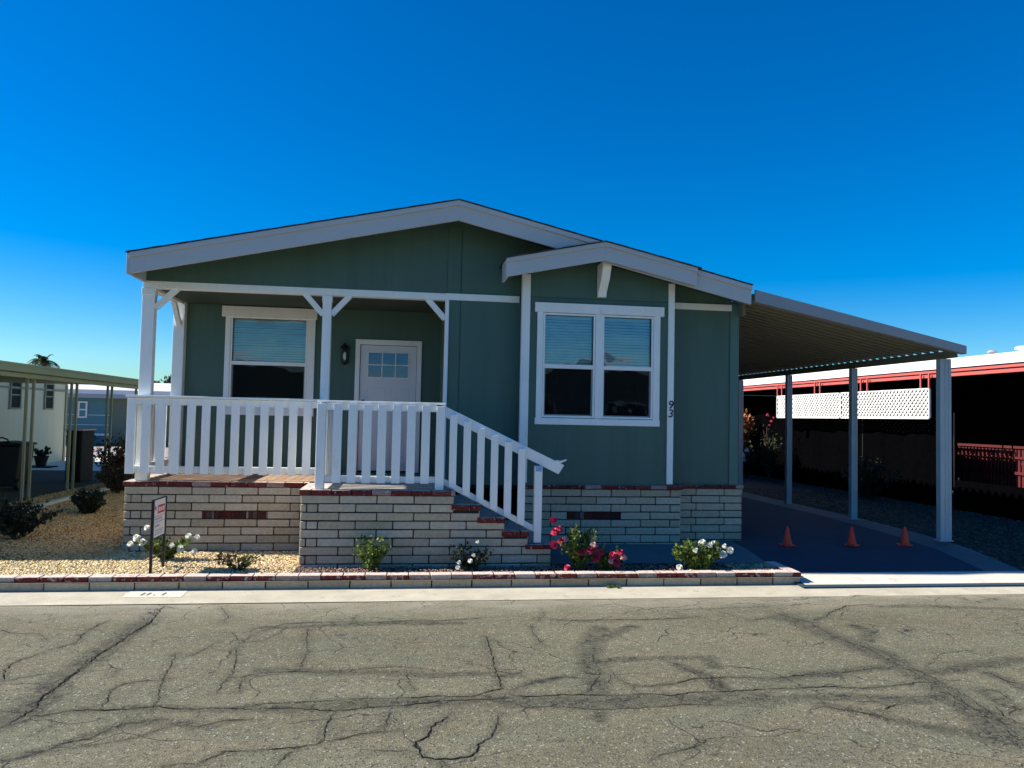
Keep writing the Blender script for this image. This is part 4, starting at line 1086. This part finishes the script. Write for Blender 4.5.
def plant(name, label, cat, x, y, z, h, rx, ry, nst, nleaf, lsize, lmat, flowers=(), sparse=.25, droop=0., stemr=.005, group=None, stemmat='stem', hide=0):
    t = thing(name, (x, y, z), label, cat, group)
    C = []; D = []; m = MB(); tips = []
    for k in range(nst):
        a = R.uniform(0, 6.283); q = R.uniform(.15, 1)**.5
        ex, ey, ez = math.cos(a)*rx*q, math.sin(a)*ry*q, h*R.uniform(.7, 1.)*math.sqrt(max(.15, 1-(q*.75)**2))
        P = []; bx, by = R.uniform(-.02, .02), R.uniform(-.02, .02)
        for i in range(6):
            s = i/5
            P.append(Vector((x+bx+ex*s**1.3+R.uniform(-.01, .01), y+by+ey*s**1.3+R.uniform(-.01, .01), z-.02+(ez+.02)*(s-droop*s*s))))
        m.tube(P, [stemr*(1-.13*i) for i in range(6)], 5)
        tips.append(P[-1])
        per = nleaf//nst
        for i in range(per):
            s = 1-(1-sparse)*R.random()**1.2 if False else sparse+(1-sparse)*R.random()
            f = s*5; i0 = min(int(f), 4); p = P[i0].lerp(P[i0+1], f-i0)
            rr = .10*(.5+.5*s)*max(h, rx)
            o = Vector((R.gauss(0, rr*.6), R.gauss(0, rr*.6), R.gauss(0, rr*.5)))
            c = p+o
            if c.z < z+.01: c.z = z+.01
            C.append(tuple(c)); D.append((ex*.6+o.x*4, ey*.6+o.y*4, .5+o.z*3))
    m.build('stems', M[stemmat], t)
    V, F = leaves(C, D, lsize); npmesh('foliage', V, F, M[lmat], t)
    for kind, size, pts in flowers:
        fm = None
        for p in pts:
            if fm is None or R.random() < .4:
                fm = flower_mesh(1., None); fm.v = [(a+x, b+y, c+z) for a, b, c in fm.v]; fo = fm.build('flower', M[kind], t, smooth=True, fix=False)
            else: fo = fo.copy(); COL.objects.link(fo)
            s = size*R.uniform(.8, 1.15); fo.scale = (s, s, s); fo.location = p
            fo.rotation_euler = (R.uniform(.2, 1.1), R.uniform(-.4, .4), R.uniform(-.6, .6))
    return t

# roses (flower places are relative to the bush)
plant('rose_bush', 'low rose bush with round white blooms, growing behind the yard sign', 'rose bush', -2.40, 8.55, .1, .30, .30, .14, 20, 1300, .042, 'leaf', group='rose bushes along the front',
      flowers=[('petal_white', .058, [(-.34, -.05, .17), (-.28, -.05, .23), (-.21, -.08, .19), (-.11, -.02, .28), (.16, -.08, .13), (.30, -.08, .10), (.22, -.02, .25), (.30, 0, .23), (-.2, 0, .33), (.08, -.1, .16)])])
plant('rose_bush', 'dense rose bush with white blooms on top at the right end of the planter', 'rose bush', 3.12, 7.80, .1, .32, .34, .13, 34, 3000, .036, 'leaf', group='rose bushes along the front',
      flowers=[('petal_white', .062, [(-.10, -.08, .22), (0, -.02, .29), (.06, -.06, .27), (.13, 0, .28), (.24, -.02, .25), (.29, -.05, .22), (-.26, -.06, .05), (.20, -.08, .18)])])
plant('rose_bush', 'tall leaning rose bush with deep pink blooms at the foot of the steps', 'rose bush', 1.82, 7.84, .1, .50, .25, .12, 18, 1300, .036, 'leaf', group='rose bushes along the front',
      flowers=[('petal_pink', .066, [(-.28, -.05, .52), (-.27, -.08, .40), (-.22, -.05, .42), (-.28, -.1, .28), (-.20, -.05, .30), (.08, -.12, .22), (.16, -.1, .14), (-.14, -.10, .05), (.0, -.12, .2)]), ('petal_pale', .055, [(-.16, -.05, .33), (.12, -.12, .28)])])
plant('rose_bush', 'wide low rose bush with pink and pale blooms beside the leaning one', 'rose bush', 2.12, 7.82, .1, .24, .24, .12, 20, 1300, .036, 'leaf', group='rose bushes along the front',
      flowers=[('petal_pink', .066, [(-.10, -.1, .20), (.02, -.12, .18), (.10, -.1, .2), (-.16, -.05, .24), (.06, -.12, .1)]), ('petal_pale', .058, [(.0, -.12, .12), (.14, -.1, .15)])])
plant('shrub', 'upright green leafy shrub in front of the brick landing wall', 'shrub', -.28, 7.86, .1, .38, .19, .12, 20, 1300, .034, 'leaf', group='small shrubs in front of the stairs')
plant('shrub', 'thin dark shrub with a few pale blooms, in front of the brick steps', 'shrub', .70, 7.86, .1, .31, .25, .1, 14, 480, .036, 'leaf_dark', group='small shrubs in front of the stairs',
      flowers=[('petal_white', .036, [(-.12, -.08, .05), (-.11, -.08, .10), (0, -.1, .12), (.03, -.1, .17), (.07, -.08, .30)])])
plant('shrub', 'sparse yellow-green twiggy plant in the pale gravel by the porch wall', 'shrub', -1.55, 7.95, .1, .25, .26, .12, 14, 300, .034, 'leaf_sparse', group='small shrubs in front of the stairs')
plant('shrub', 'round dark clipped shrub in the golden gravel side yard', 'shrub', -4.30, 11.6, .16, .40, .22, .22, 60, 5200, .045, 'leaf_dark', sparse=.1, group='dark shrubs of the side yard')
plant('shrub', 'wild dark shrub at the left edge of the gravel, in front of the olive posts', 'shrub', -4.40, 9.75, .11, .52, .46, .3, 34, 2600, .05, 'leaf_dark', group='dark shrubs of the side yard', sparse=.3, stemmat='bark')
plant('shrub', 'tall sparse reddish sapling left of the porch corner', 'shrub', -5.2, 15.2, .22, 1.12, .40, .4, 20, 1500, .06, 'leaf_red', group='dark shrubs of the side yard', stemmat='bark', stemr=.012)
plant('shrub', 'dark low bush tucked behind the left porch corner', 'shrub', -4.75, 14.0, .22, .55, .36, .35, 20, 1400, .055, 'leaf_red', group='dark shrubs of the side yard', stemmat='bark')

def tree(name, label, x, y, z, h, r, tr, n, ls, mat, group=None, squash=.8):
    t = thing(name, (x, y, z), label, 'tree', group)
    m = MB(); m.tube([(x, y, z-.1), (x+.1, y, z+h*.3), (x, y+.1, z+h*.6)], [tr, tr*.7, tr*.35], 8)
    cl = []
    for k in range(14):
        a = R.uniform(0, 6.28); b = R.uniform(-.3, 1); q = R.uniform(.35, .85)
        c = Vector((x+math.cos(a)*r*q*math.cos(b), y+math.sin(a)*r*q*math.cos(b), z+h-r*squash+math.sin(b)*r*squash*q)); cl.append((c, r*R.uniform(.25, .45)))
        m.tube([(x, y, z+h*.35), tuple(Vector((x, y, z+h*.5)).lerp(c, .5)), tuple(c)], [tr*.4, tr*.25, tr*.08], 5)
    m.build('trunk', M['bark'], t)
    C = []; D = []
    for i in range(n):
        c, q = cl[i % len(cl)]; d = Vector((R.gauss(0, 1), R.gauss(0, 1), R.gauss(0, 1))).normalized()
        p = c+d*q*(R.random()**.4)*R.uniform(.8, 1.2); C.append(tuple(p)); D.append(tuple(d))
    V, F = leaves(C, D, ls); npmesh('crown', V, F, M[mat], t)
G = 'trees beyond the teal home'
tree('broadleaf_tree', 'wide dark tree rising behind the roof of the teal home', -20.4, 56, 0, 3.85, 2.6, .25, 5000, .30, 'leaf_tree', G)
tree('broadleaf_tree', 'second, lower dark tree behind the teal roof, just right of the wide one', -18.4, 57, 0, 3.55, 2.1, .22, 4000, .28, 'leaf_tree', G)
tree('broadleaf_tree', 'dark tree seen between the two left porch posts', -14.5, 50, 0, 3.7, 2.1, .2, 5000, .26, 'leaf_tree', G)
tree('broadleaf_tree', 'small dark tree at the right end of the teal roof beside the porch post', -23.5, 60, 0, 3.6, 1.6, .2, 2600, .26, 'leaf_tree', G)

def palm():
    t = thing('palm_tree', (-26.6, 62, 0), 'distant palm tree with its fronds just above the olive carport beam', 'tree')
    m = MB(); m.tube([(-26.6, 62, -.1), (-26.5, 62, 2.5), (-26.6, 62, 5.05)], [.28, .2, .17], 10); m.build('trunk', M['bark'], t)
    V = []; F = []
    for k in range(26):
        a = R.uniform(0, 6.28); up = R.uniform(.1, 1.2); L = R.uniform(1.1, 1.6); prev = None
        P = []
        for i in range(9):
            s = i/8*L; P.append(Vector((-26.6+math.cos(a)*s*math.cos(up)*.95, 62+math.sin(a)*s*math.cos(up), 5.05+math.sin(up)*s-.55*s*s*math.cos(up*.7))))
        for i in range(1, 9):
            d = (P[i]-P[i-1]).normalized(); side = d.cross(Vector((0, 0, 1))).normalized()
            for sg in (-1, 1):
                for q in (0, .5):
                    b = P[i-1].lerp(P[i], q); ll = .42*(1-.5*i/8); o = len(V)
                    V += [tuple(b), tuple(b+d*.09), tuple(b+side*sg*ll+d*.25-Vector((0, 0, .12)))]; F.append((o, o+1, o+2))
    npmesh('crown', V, F, M['leaf_tree'], t)
palm()

# ------------------------------------------------------------------ left: carport, cream home, teal home
def left():
    t = thing('neighbour_carport', (-7.2, 9, 0), 'olive-beige flat carport with slim paired posts in front of the cream home', 'carport')
    y0, y1 = 8.95, 18.0
    m = MB(); m.box(-5.60, -5.55, y0, y1, 2.165, 2.285); m.box(-5.55, -5.535, y0, y1, 2.255, 2.292); m.build('fascia', M['olive'], t, bevel=.004)
    m = MB(); m.box(-5.70, -5.62, y0+.1, y1-.1, 2.09, 2.16); m.build('beam', M['olive'], t, bevel=.004)
    m = MB(); m.box(-9.05, -5.605, y0, y1, 2.17, 2.20); m.box(-9.05, -9.0, y0, y1, 2.1, 2.3); m.build('roof_sheet', M['olive'], t)
    for yy in (9.5, 11.05, 12.65, 14.25, 15.9, 17.5):
        for d in (0, .22):
            m = MB(); m.box(-5.68, -5.64, yy+d, yy+d+.035, yard_z(yy)-.02, 2.09); m.build('post', M['olive'], t, bevel=.003)
    h = thing('cream_home', (-11, 15, 0), 'cream neighbouring home with narrow windows under the olive carport', 'house')
    m = MB(); m.box(-15, -9.0, 8, 22.4, .1, 2.49); m.build('wall', M['cream'], h)
    m = MB(); m.ext([(-15.2, 2.5), (-8.9, 2.5), (-8.9, 2.60), (-12, 2.7), (-15.2, 2.60)], 7.8, 22.6); m.build('roof', M['roofwhite'], h)
    m = MB()
    for z in (2.08, 2.28): m.box(-8.995, -8.975, 8, 22.4, z, z+.05)
    m.box(-8.995, -8.97, 22.3, 22.4, .1, 2.27); m.build('band_trim', M['olive'], h)
    for a, b in ((19.35, 19.78), (21.1, 21.5), (12, 12.8), (15.5, 16.2)):
        m = MB(); m.box(-8.998, -8.96, a-.05, a, 1.6, 2.28); m.box(-8.998, -8.96, b, b+.05, 1.6, 2.28); m.box(-8.998, -8.96, a, b, 2.24, 2.28); m.box(-8.998, -8.96, a, b, 1.6, 1.64); m.box(-8.998, -8.97, a, b, 1.92, 1.95)
        w = m.build('window', M['olive'], h)
        m = MB(); m.box(-8.997, -8.985, a, b, 1.64, 2.24); m.build('pane', M['cabinet'], w)
    # bin with two wheels, lid and handle
    b = thing('wheeled_bin', (-6.78, 14.55, .23), 'black wheeled rubbish bin standing by the first pair of olive posts', 'bin')
    m = MB(); m.ext([(-7.06, .30), (-6.50, .30), (-6.44, .99), (-7.12, .99)], 14.28, 14.82); m.build('body', M['bin'], b, bevel=.02)
    m = MB(); m.ext([(-7.15, .995), (-6.41, .995), (-6.42, 1.03), (-6.78, 1.06), (-7.14, 1.03)], 14.25, 14.85); m.build('lid', M['bin'], b, bevel=.012)
    m = MB(); m.tube([(-6.78, 14.26, 1.04), (-6.78, 14.22, 1.11), (-6.70, 14.22, 1.13), (-6.62, 14.22, 1.10), (-6.60, 14.26, 1.03)], .014, 6); m.build('handle', M['bin'], b, smooth=True)
    for x in (-7.05, -6.46):
        m = MB(); m.tube([(x-.03, 14.32, .33), (x+.03, 14.32, .33)], .1, 16); m.build('wheel', M['black'], b)
    c = thing('dark_box', (-6.5, 16.1, .23), 'tall dark box behind the second pair of olive posts', 'cabinet')  # plain dark box filling a dark upright area
    m = MB(); m.box(-6.36, -6.08, 15.9, 16.5, .24, 1.22); m.build('body', M['cabinet'], c, bevel=.01)
    m = MB(); m.box(-6.38, -6.06, 15.86, 16.54, 1.222, 1.25); m.build('top', M['pinkwood'], c, bevel=.006)
    m = MB(); m.box(-6.35, -6.225, 15.885, 15.898, .3, 1.2); m.box(-6.215, -6.09, 15.885, 15.898, .3, 1.2); m.build('door', M['cabinet'], c, bevel=.004)
    u = thing('bucket', (-7.2, 19.3, .23), 'white plastic bucket on the sunlit ground behind the olive carport', 'bucket')
    m = MB(); m.lathe((-7.2, 19.3, .23), [(.09, 0), (.115, .25), (.122, .25), (.122, .27), (.105, .27), (.085, .02)], 20); m.build('body', M['bucket'], u, smooth=True)
    m = MB(); m.tube([(-7.2+.12*math.cos(a), 19.3+.02, .46-.10*math.sin(a)) for a in [i*math.pi/8 for i in range(9)]], .004, 5); m.build('handle', M['black'], u)
    p = plant('potted_plant', 'small dark potted plant against the cream wall', 'potted plant', -8.5, 19.9, .45, .3, .25, .2, 10, 260, .07, 'leaf_dark')
    m = MB(); m.lathe((-8.5, 19.9, .27), [(.10, 0), (.15, .2), (.165, .2), (.165, .23), (.14, .23), (.13, .18)], 16); m.build('pot', M['cabinet'], p, smooth=False)
    s = thing('low_bench', (-8.5, 19.9, .23), 'low dark plank bench under the potted plant', 'bench')
    m = MB(); m.box(-8.8, -8.2, 19.65, 20.1, .225, .262); m.build('seat', M['cabinet'], s, bevel=.004)
    for x in (-8.75, -8.3):
        m = MB(); m.box(x, x+.05, 19.7, 20.05, .13, .224); m.build('leg', M['cabinet'], s)
left()

def teal():
    Y = 38.
    h = thing('teal_home', (-16, Y, 0), 'low teal and grey-green home with a white roof edge across the back street', 'house')
    m = MB(); m.box(-24, -15.35, Y+.9, Y+6, .0, 2.3); m.box(-15.35, -13.35, Y, Y+6, 0, 2.3); m.build('wall', M['teal'], h)
    m = MB(); m.box(-13.35, -8, Y+.05, Y+6, 0, 2.3); m.build('side_wall', M['greygreen'], h)
    m = MB(); m.ext([(Y-.5, 2.28), (Y-.5, 2.52), (Y+3, 3.0), (Y+6.5, 2.5), (Y+6.5, 2.28)], -24.3, -7.7, 'x'); r = m.build('roof', M['roofwhite'], h)
    m = MB(); m.box(-24.3, -7.7, Y-.53, Y-.505, 2.14, 2.31); m.build('fascia', M['fascia_edge'], h)
    m = MB()
    for z in (.9, 1.35): m.box(-15.34, -13.36, Y-.012, Y-.0, z, z+.02)
    m.box(-15.34, -13.36, Y-.03, Y-.001, .42, .52); m.build('band_trim', M['roofwhite'], h)
    m = MB(); x0, x1, z0, z1 = -14.75, -14.35, 1.22, 1.98
    m.box(x0, x0+.07, Y-.05, Y-.002, z0, z1); m.box(x1-.07, x1, Y-.05, Y-.002, z0, z1); m.box(x0+.07, x1-.07, Y-.05, Y-.002, z1-.07, z1); m.box(x0+.07, x1-.07, Y-.05, Y-.002, z0, z0+.07); m.box(x0+.07, x1-.07, Y-.05, Y-.002, 1.57, 1.63)
    w = m.build('window', M['roofwhite'], h); m = MB(); m.box(x0+.07, x1-.07, Y-.03, Y-.01, z0+.07, z1-.07); m.build('pane', M['teal'], w)
    m = MB(); m.box(-12.15, -11.85, Y+.0, Y+.04, 1.45, 1.95); m.build('window', M['cabinet'], h)
    plant('shrub', 'small dark bush at the foot of the teal home', 'shrub', -14.3, 37.2, .05, .5, .7, .4, 16, 500, .12, 'leaf_dark')
teal()

# ------------------------------------------------------------------ right: neighbour home with red fascia, lattice, added dark fillers
def right():
    X = 9.1
    h = thing('red_trimmed_home', (12, 14, .2), 'dark neighbouring home with a white metal roof edge and red fascia, right of the driveway', 'house')
    y0, y1 = 8.4, 24.
    m = MB(); m.ext([(X-.03, 2.64), (X-.03, 2.80), (X+2.6, 3.02), (X+6.5, 2.8), (X+6.5, 2.64)], y0, y1); m.build('roof', M['roofwhite'], h)
    m = MB(); m.box(X, X+.05, y0, y1, 2.575, 2.638); m.box(X+.01, X+6.4, y0, y0+.04, 2.575, 2.638); m.build('fascia', M['redtrim'], h, bevel=.006)
    m = MB(); m.box(X+.03, X+.09, y0+.03, y1, 2.50, 2.573); m.build('lower_fascia', M['redtrim'], h, bevel=.006)
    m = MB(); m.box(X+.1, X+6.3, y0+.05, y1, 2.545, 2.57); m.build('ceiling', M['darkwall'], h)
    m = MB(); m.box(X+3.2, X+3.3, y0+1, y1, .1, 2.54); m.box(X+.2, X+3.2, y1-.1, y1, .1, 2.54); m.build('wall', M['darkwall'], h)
    for y in (11.74, 11.07, 14.3, 17.5):
        big = y in (11.07,)
        m = MB(); z = 2.845
        m.tube([(9.75, y, z-.05), (9.75, y, z+.06)], .045 if not big else .06, 10)
        m.lathe((9.75, y, z+.06), [(.07, 0), (.08, .012), (.05, .04), (.01, .05)] if not big else [(.12, 0), (.13, .02), (.10, .05), (.02, .06)], 12)
        v = m.build('roof_vent', M['fascia_edge'] if not big else M['roofwhite'], h)
    # pairs of posts
    for y in (12.38, 14.2, 15.96, 17.7):
        for d in (0, .22):
            m = MB(); m.box(X-.035, X-.01, y+d, y+d+.03, 2.325, 2.574); m.build('hanger', M['redtrim'], h)
    # white lattice hanging under the eave
    def lattice(name, label, x, ya, yb, za, zb, p, w, mat, cat='lattice'):
        t = thing(name, (x, (ya+yb)/2, za), label, cat)
        for sg in (1, -1):
            m = MB(); k = ya-(zb-za)-p; xx = x+(.006 if sg > 0 else -.006)
            while k < yb+(zb-za):
                # strip from (k,za) rising; clip to the frame
                a0, b0 = k, k+(zb-za)
                if sg < 0: pa = (b0, za); pb = (a0, zb)
                else: pa = (a0, za); pb = (b0, zb)
                d0, d1 = pa, pb
                # clip in y
                def clip(P, Q):
                    (py, pz), (qy, qz) = P, Q
                    lo, hi = ya, yb
                    t0, t1 = 0., 1.
                    dy = qy-py
                    for bnd, s in ((lo, 1), (hi, -1)):
                        f = (bnd-py)/dy
                        if (dy > 0) == (s > 0): t0 = max(t0, f)
                        else: t1 = min(t1, f)
                    if t0 >= t1: return None
                    return (py+dy*t0, pz+(qz-pz)*t0), (py+dy*t1, pz+(qz-pz)*t1)
                c = clip(d0, d1)
                if c:
                    (ay, az), (by, bz) = c
                    h_ = w*.7
                    m.ext([(ay-h_, az), (ay+h_, az), (by+h_, bz), (by-h_, bz)], xx-.004, xx+.004, 'x')
                k += p
            m.build('strips', mat, t)
        m = MB(); e = .02
        m.box(x-.018, x+.018, ya-.02, yb+.02, zb, zb+e); m.box(x-.018, x+.018, ya-.02, yb+.02, za-e, za); m.box(x-.018, x+.018, ya-.04, ya-.02, za, zb); m.box(x-.018, x+.018, yb+.02, yb+.04, za, zb)
        m.build('frame', mat, t); return t
    lattice('lattice_panel', 'front white diagonal lattice panel hanging under the red fascia', X-.03, 12.40, 15.1, 1.80, 2.30, .105, .034, M['lat'])
    lattice('lattice_panel', 'rear white diagonal lattice panel, farther back and denser looking', X-.03, 15.2, 17.9, 1.80, 2.30, .105, .036, M['lat'])
    # shade cloth added to keep the carport interior black, ground to lattice
    s = thing('dark_filler', (X+.35, 15, .2), 'black shade cloth added to darken the neighbour carport below the white lattice', 'dark filler')
    V = []; F = []; ys = np.linspace(12.3, 23.5, 90); zs = np.linspace(.21, 1.86, 10)
    for j, z in enumerate(zs):
        for i, y in enumerate(ys): V.append((X+.35+.03*math.sin(y*5+z*1.3)+.02*math.sin(y*13), y, z+.02*math.sin(y*3)*(j == 9)))
    for j in range(9):
        for i in range(89):
            a = j*90+i
            if R.random() < .004: continue
            F.append((a, a+1, a+91, a+90))
    mb = MB(); mb.v = V; mb.f = F; mb.m = [0]*len(F)
    o = mb.build('filler', M['screen'], s, fix=False); sd = o.modifiers.new('t', 'SOLIDIFY'); sd.thickness = .004
    m = MB()
    for y in (12.3, 15., 17.7, 20.5, 23.4): m.tube([(X+.38, y, .15), (X+.38, y, 1.9)], .016, 8)
    m.build('poles', M['black'], s)
    s = thing('low_filler', (X+.3, 10.2, .2), 'low black filler added to hide sunlit ground below the dark red slatted fence at the far right', 'dark filler')
    m = MB(); m.box(X+.35, X+.37, 8.5, 12.25, .22, .74); m.build('filler', M['screen'], s)  # added sheet blocking the view of sunlit ground behind
    m = MB()
    for y in (8.6, 10.4, 12.2): m.tube([(X+.39, y, .15), (X+.39, y, .78)], .014, 8)
    m.build('poles', M['black'], s)
    # dark red slatted porch fence with pale pink awning behind it
    f = thing('slatted_fence', (X+1.5, 11.2, .2), 'dark red slatted porch fence lit in spots at the right edge', 'fence')
    m = MB(); y = 9.4
    while y < 13.5: m.box(10.52, 10.54, y, y+.05, .3, 1.30); y += .085
    m.build('slats', M['redpaint'], f)
    for a, b in ((.85, .90), (1.12, 1.16), (1.30, 1.345)):
        m = MB(); m.box(10.49, 10.515, 9.4, 13.52, a, b); m.build('rail', M['redpaint'], f)
    w = thing('pink_awning', (11.6, 11.4, .9), 'pale pink curved awning glimpsed behind the dark red slatted fence', 'awning')
    pts = [(10.3+.26*i, 1.12+.34*math.sin(math.pi*i/8)) for i in range(9)]
    m = MB(); lo = [(a, b-.16) for a, b in pts]
    m.ext(pts+lo[::-1], 10.85, 11.6, 'x'); m.build('canopy', M['pinkwood'], w)
    m = MB()
    for y in (10.65, 12.3): m.tube([(11.25, y, .2), (11.25, y, 1.42)], .02, 8)
    m.build('posts', M['redpaint'], w)
    # plants along the strip
    plant('bush', 'orange-leaved bush top showing between the home corner and the first carport post', 'bush', 8.72, 19.9, .2, 2.2, .45, .5, 26, 1500, .10, 'leaf_orange', stemmat='bark', stemr=.02, sparse=.75)
    plant('bush', 'dark bougainvillea with magenta bracts climbing at the far end of the lattice', 'bush', 8.85, 17.9, .2, 1.55, .2, .3, 12, 700, .07, 'leaf_dark', stemmat='bark', stemr=.015, sparse=.3,
          flowers=[('petal_pink', .05, [(-.1, -.3, 1.5), (-.1, -.15, 1.62), (-.1, -.2, 1.4), (-.05, 0, 1.65), (-.1, -.4, 1.58)])])
    plant('bush', 'white-flowering bush low at the far end of the driveway', 'bush', 8.75, 18.95, .2, 1.0, .35, .4, 18, 900, .07, 'leaf_dark', stemmat='bark', stemr=.012, sparse=.3,
          flowers=[('petal_white', .11, [(-.2, -.2, .62), (-.1, -.25, .74), (-.25, -.2, .80), (-.15, -.2, .50), (-.3, -.15, .68)])])
    plant('bush', 'dark bush against the added black cloth behind the second carport post', 'bush', 8.75, 13.7, .22, 1.0, .3, .9, 22, 1500, .06, 'leaf_dark', stemmat='bark', stemr=.01, sparse=.2)
right()
tw = thing('back_fence', (5., 26., 0), 'dark board fence closing the far end of the carport', 'fence')
m = MB(); x = -2.
while x < 20: m.box(x, x+.14, 25., 25.03, .1, 2.1); x += .145
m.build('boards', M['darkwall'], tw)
m = MB(); m.box(-2, 20, 25.031, 25.07, .5, .6); m.box(-2, 20, 25.031, 25.07, 1.6, 1.7); m.build('rails', M['darkwall'], tw)

def opposite(x0, x1, y, label):
    xm = (x0+x1)/2
    h = thing('opposite_home', (xm, y, 0), label, 'house', 'homes across the street')
    m = MB(); m.box(x0, x1, y-12, y, 0, 3.); m.ext([(x0+.02, 3.002), (x1-.02, 3.002), (xm, 4.05)], y-.2, y-.01); m.build('wall', M['greygreen'], h)
    m = MB(); m.ext([(x0-.4, 2.95), (xm, 4.12), (x1+.4, 2.95), (x1+.4, 3.15), (xm, 4.34), (x0-.4, 3.15)], y-12.4, y+.5); m.build('roof', M['roofwhite'], h)
    for a in (x0+1.2, xm+.8):
        m = MB(); m.box(a, a+1.9, y+.001, y+.05, 1.0, 2.5); w_ = m.build('window', M['white'], h)
        m = MB(); m.box(a+.1, a+1.8, y+.052, y+.06, 1.1, 2.4); m.build('pane', M['cabinet'], w_)
opposite(3.5, 12.5, -15., 'grey-green gabled home across the street, seen mirrored in the bay window')
opposite(-13.5, -3., -16., 'grey-green gabled home across the street, seen mirrored in the porch window')
# ------------------------------------------------------------------ sky, sun, camera
w = bpy.data.worlds.new('World'); sc.world = w; w.use_nodes = True
nt = w.node_tree; ns = nt.nodes; ln = nt.links
sky = ns.new('ShaderNodeTexSky'); sky.sky_type = 'NISHITA'; sky.sun_disc = False
SUN = Vector((-1.35, .215, 1.0)).normalized()       # towards the sun
sky.sun_elevation = math.asin(SUN.z); sky.sun_rotation = math.atan2(SUN.x, SUN.y)
sky.air_density = 1.0; sky.dust_density = .3; sky.ozone_density = 3.5
hs = ns.new('ShaderNodeHueSaturation'); hs.inputs['Saturation'].default_value = SAT; hs.inputs['Value'].default_value = 1.
ln.new(sky.outputs[0], hs.inputs['Color'])
bg = ns['Background']; tc = ns.new('ShaderNodeTexCoord'); sz = ns.new('ShaderNodeSeparateXYZ'); ln.new(tc.outputs['Generated'], sz.inputs[0])
ln.new(mixc(ns, ln, 1., hs.outputs[0], mixc(ns, ln, mrange(ns, ln, sz.outputs['Z'], 0., .34), (.58, .84, 1.0), TINT), 'MULTIPLY'), bg.inputs[0]); bg.inputs[1].default_value = SKY
sl = bpy.data.lights.new('sun', 'SUN'); sl.energy = SUNE; sl.angle = rad(.5); sl.color = (1, .94, .84)
so = bpy.data.objects.new('sun', sl); COL.objects.link(so); so.rotation_euler = SUN.to_track_quat('Z', 'Y').to_euler(); so.location = (-20, 5, 20)

yaw, pitch, roll = rad(7.93), rad(2.48), rad(1.22)
fw = Vector((math.sin(yaw)*math.cos(pitch), math.cos(yaw)*math.cos(pitch), math.sin(pitch)))
r0 = Vector((math.cos(yaw), -math.sin(yaw), 0)); u0 = r0.cross(fw)
rr = r0*math.cos(roll)+u0*math.sin(roll); uu = u0*math.cos(roll)-r0*math.sin(roll)
cd = bpy.data.cameras.new('camera'); co = bpy.data.objects.new('camera', cd); COL.objects.link(co)
mt = Matrix((rr, uu, -fw)).transposed().to_4x4(); mt.translation = Vector((0, 0, 1.65)); co.matrix_world = mt
cd.sensor_width = 36; cd.lens = 776*36/1024; cd.clip_end = 4000; cd.clip_start = .05
sc.camera = co
sc.view_settings.view_transform = 'Standard'; sc.view_settings.look = 'None'; sc.view_settings.exposure = EXPO; sc.view_settings.gamma = 1
sc.cycles.max_bounces = 8; sc.cycles.transparent_max_bounces = 12

plant('weed', 'small low green weed growing in the gutter joint below the pink roses', 'weed', 2.12, 7.47, .0, .04, .10, .03, 8, 110, .028, 'leaf')
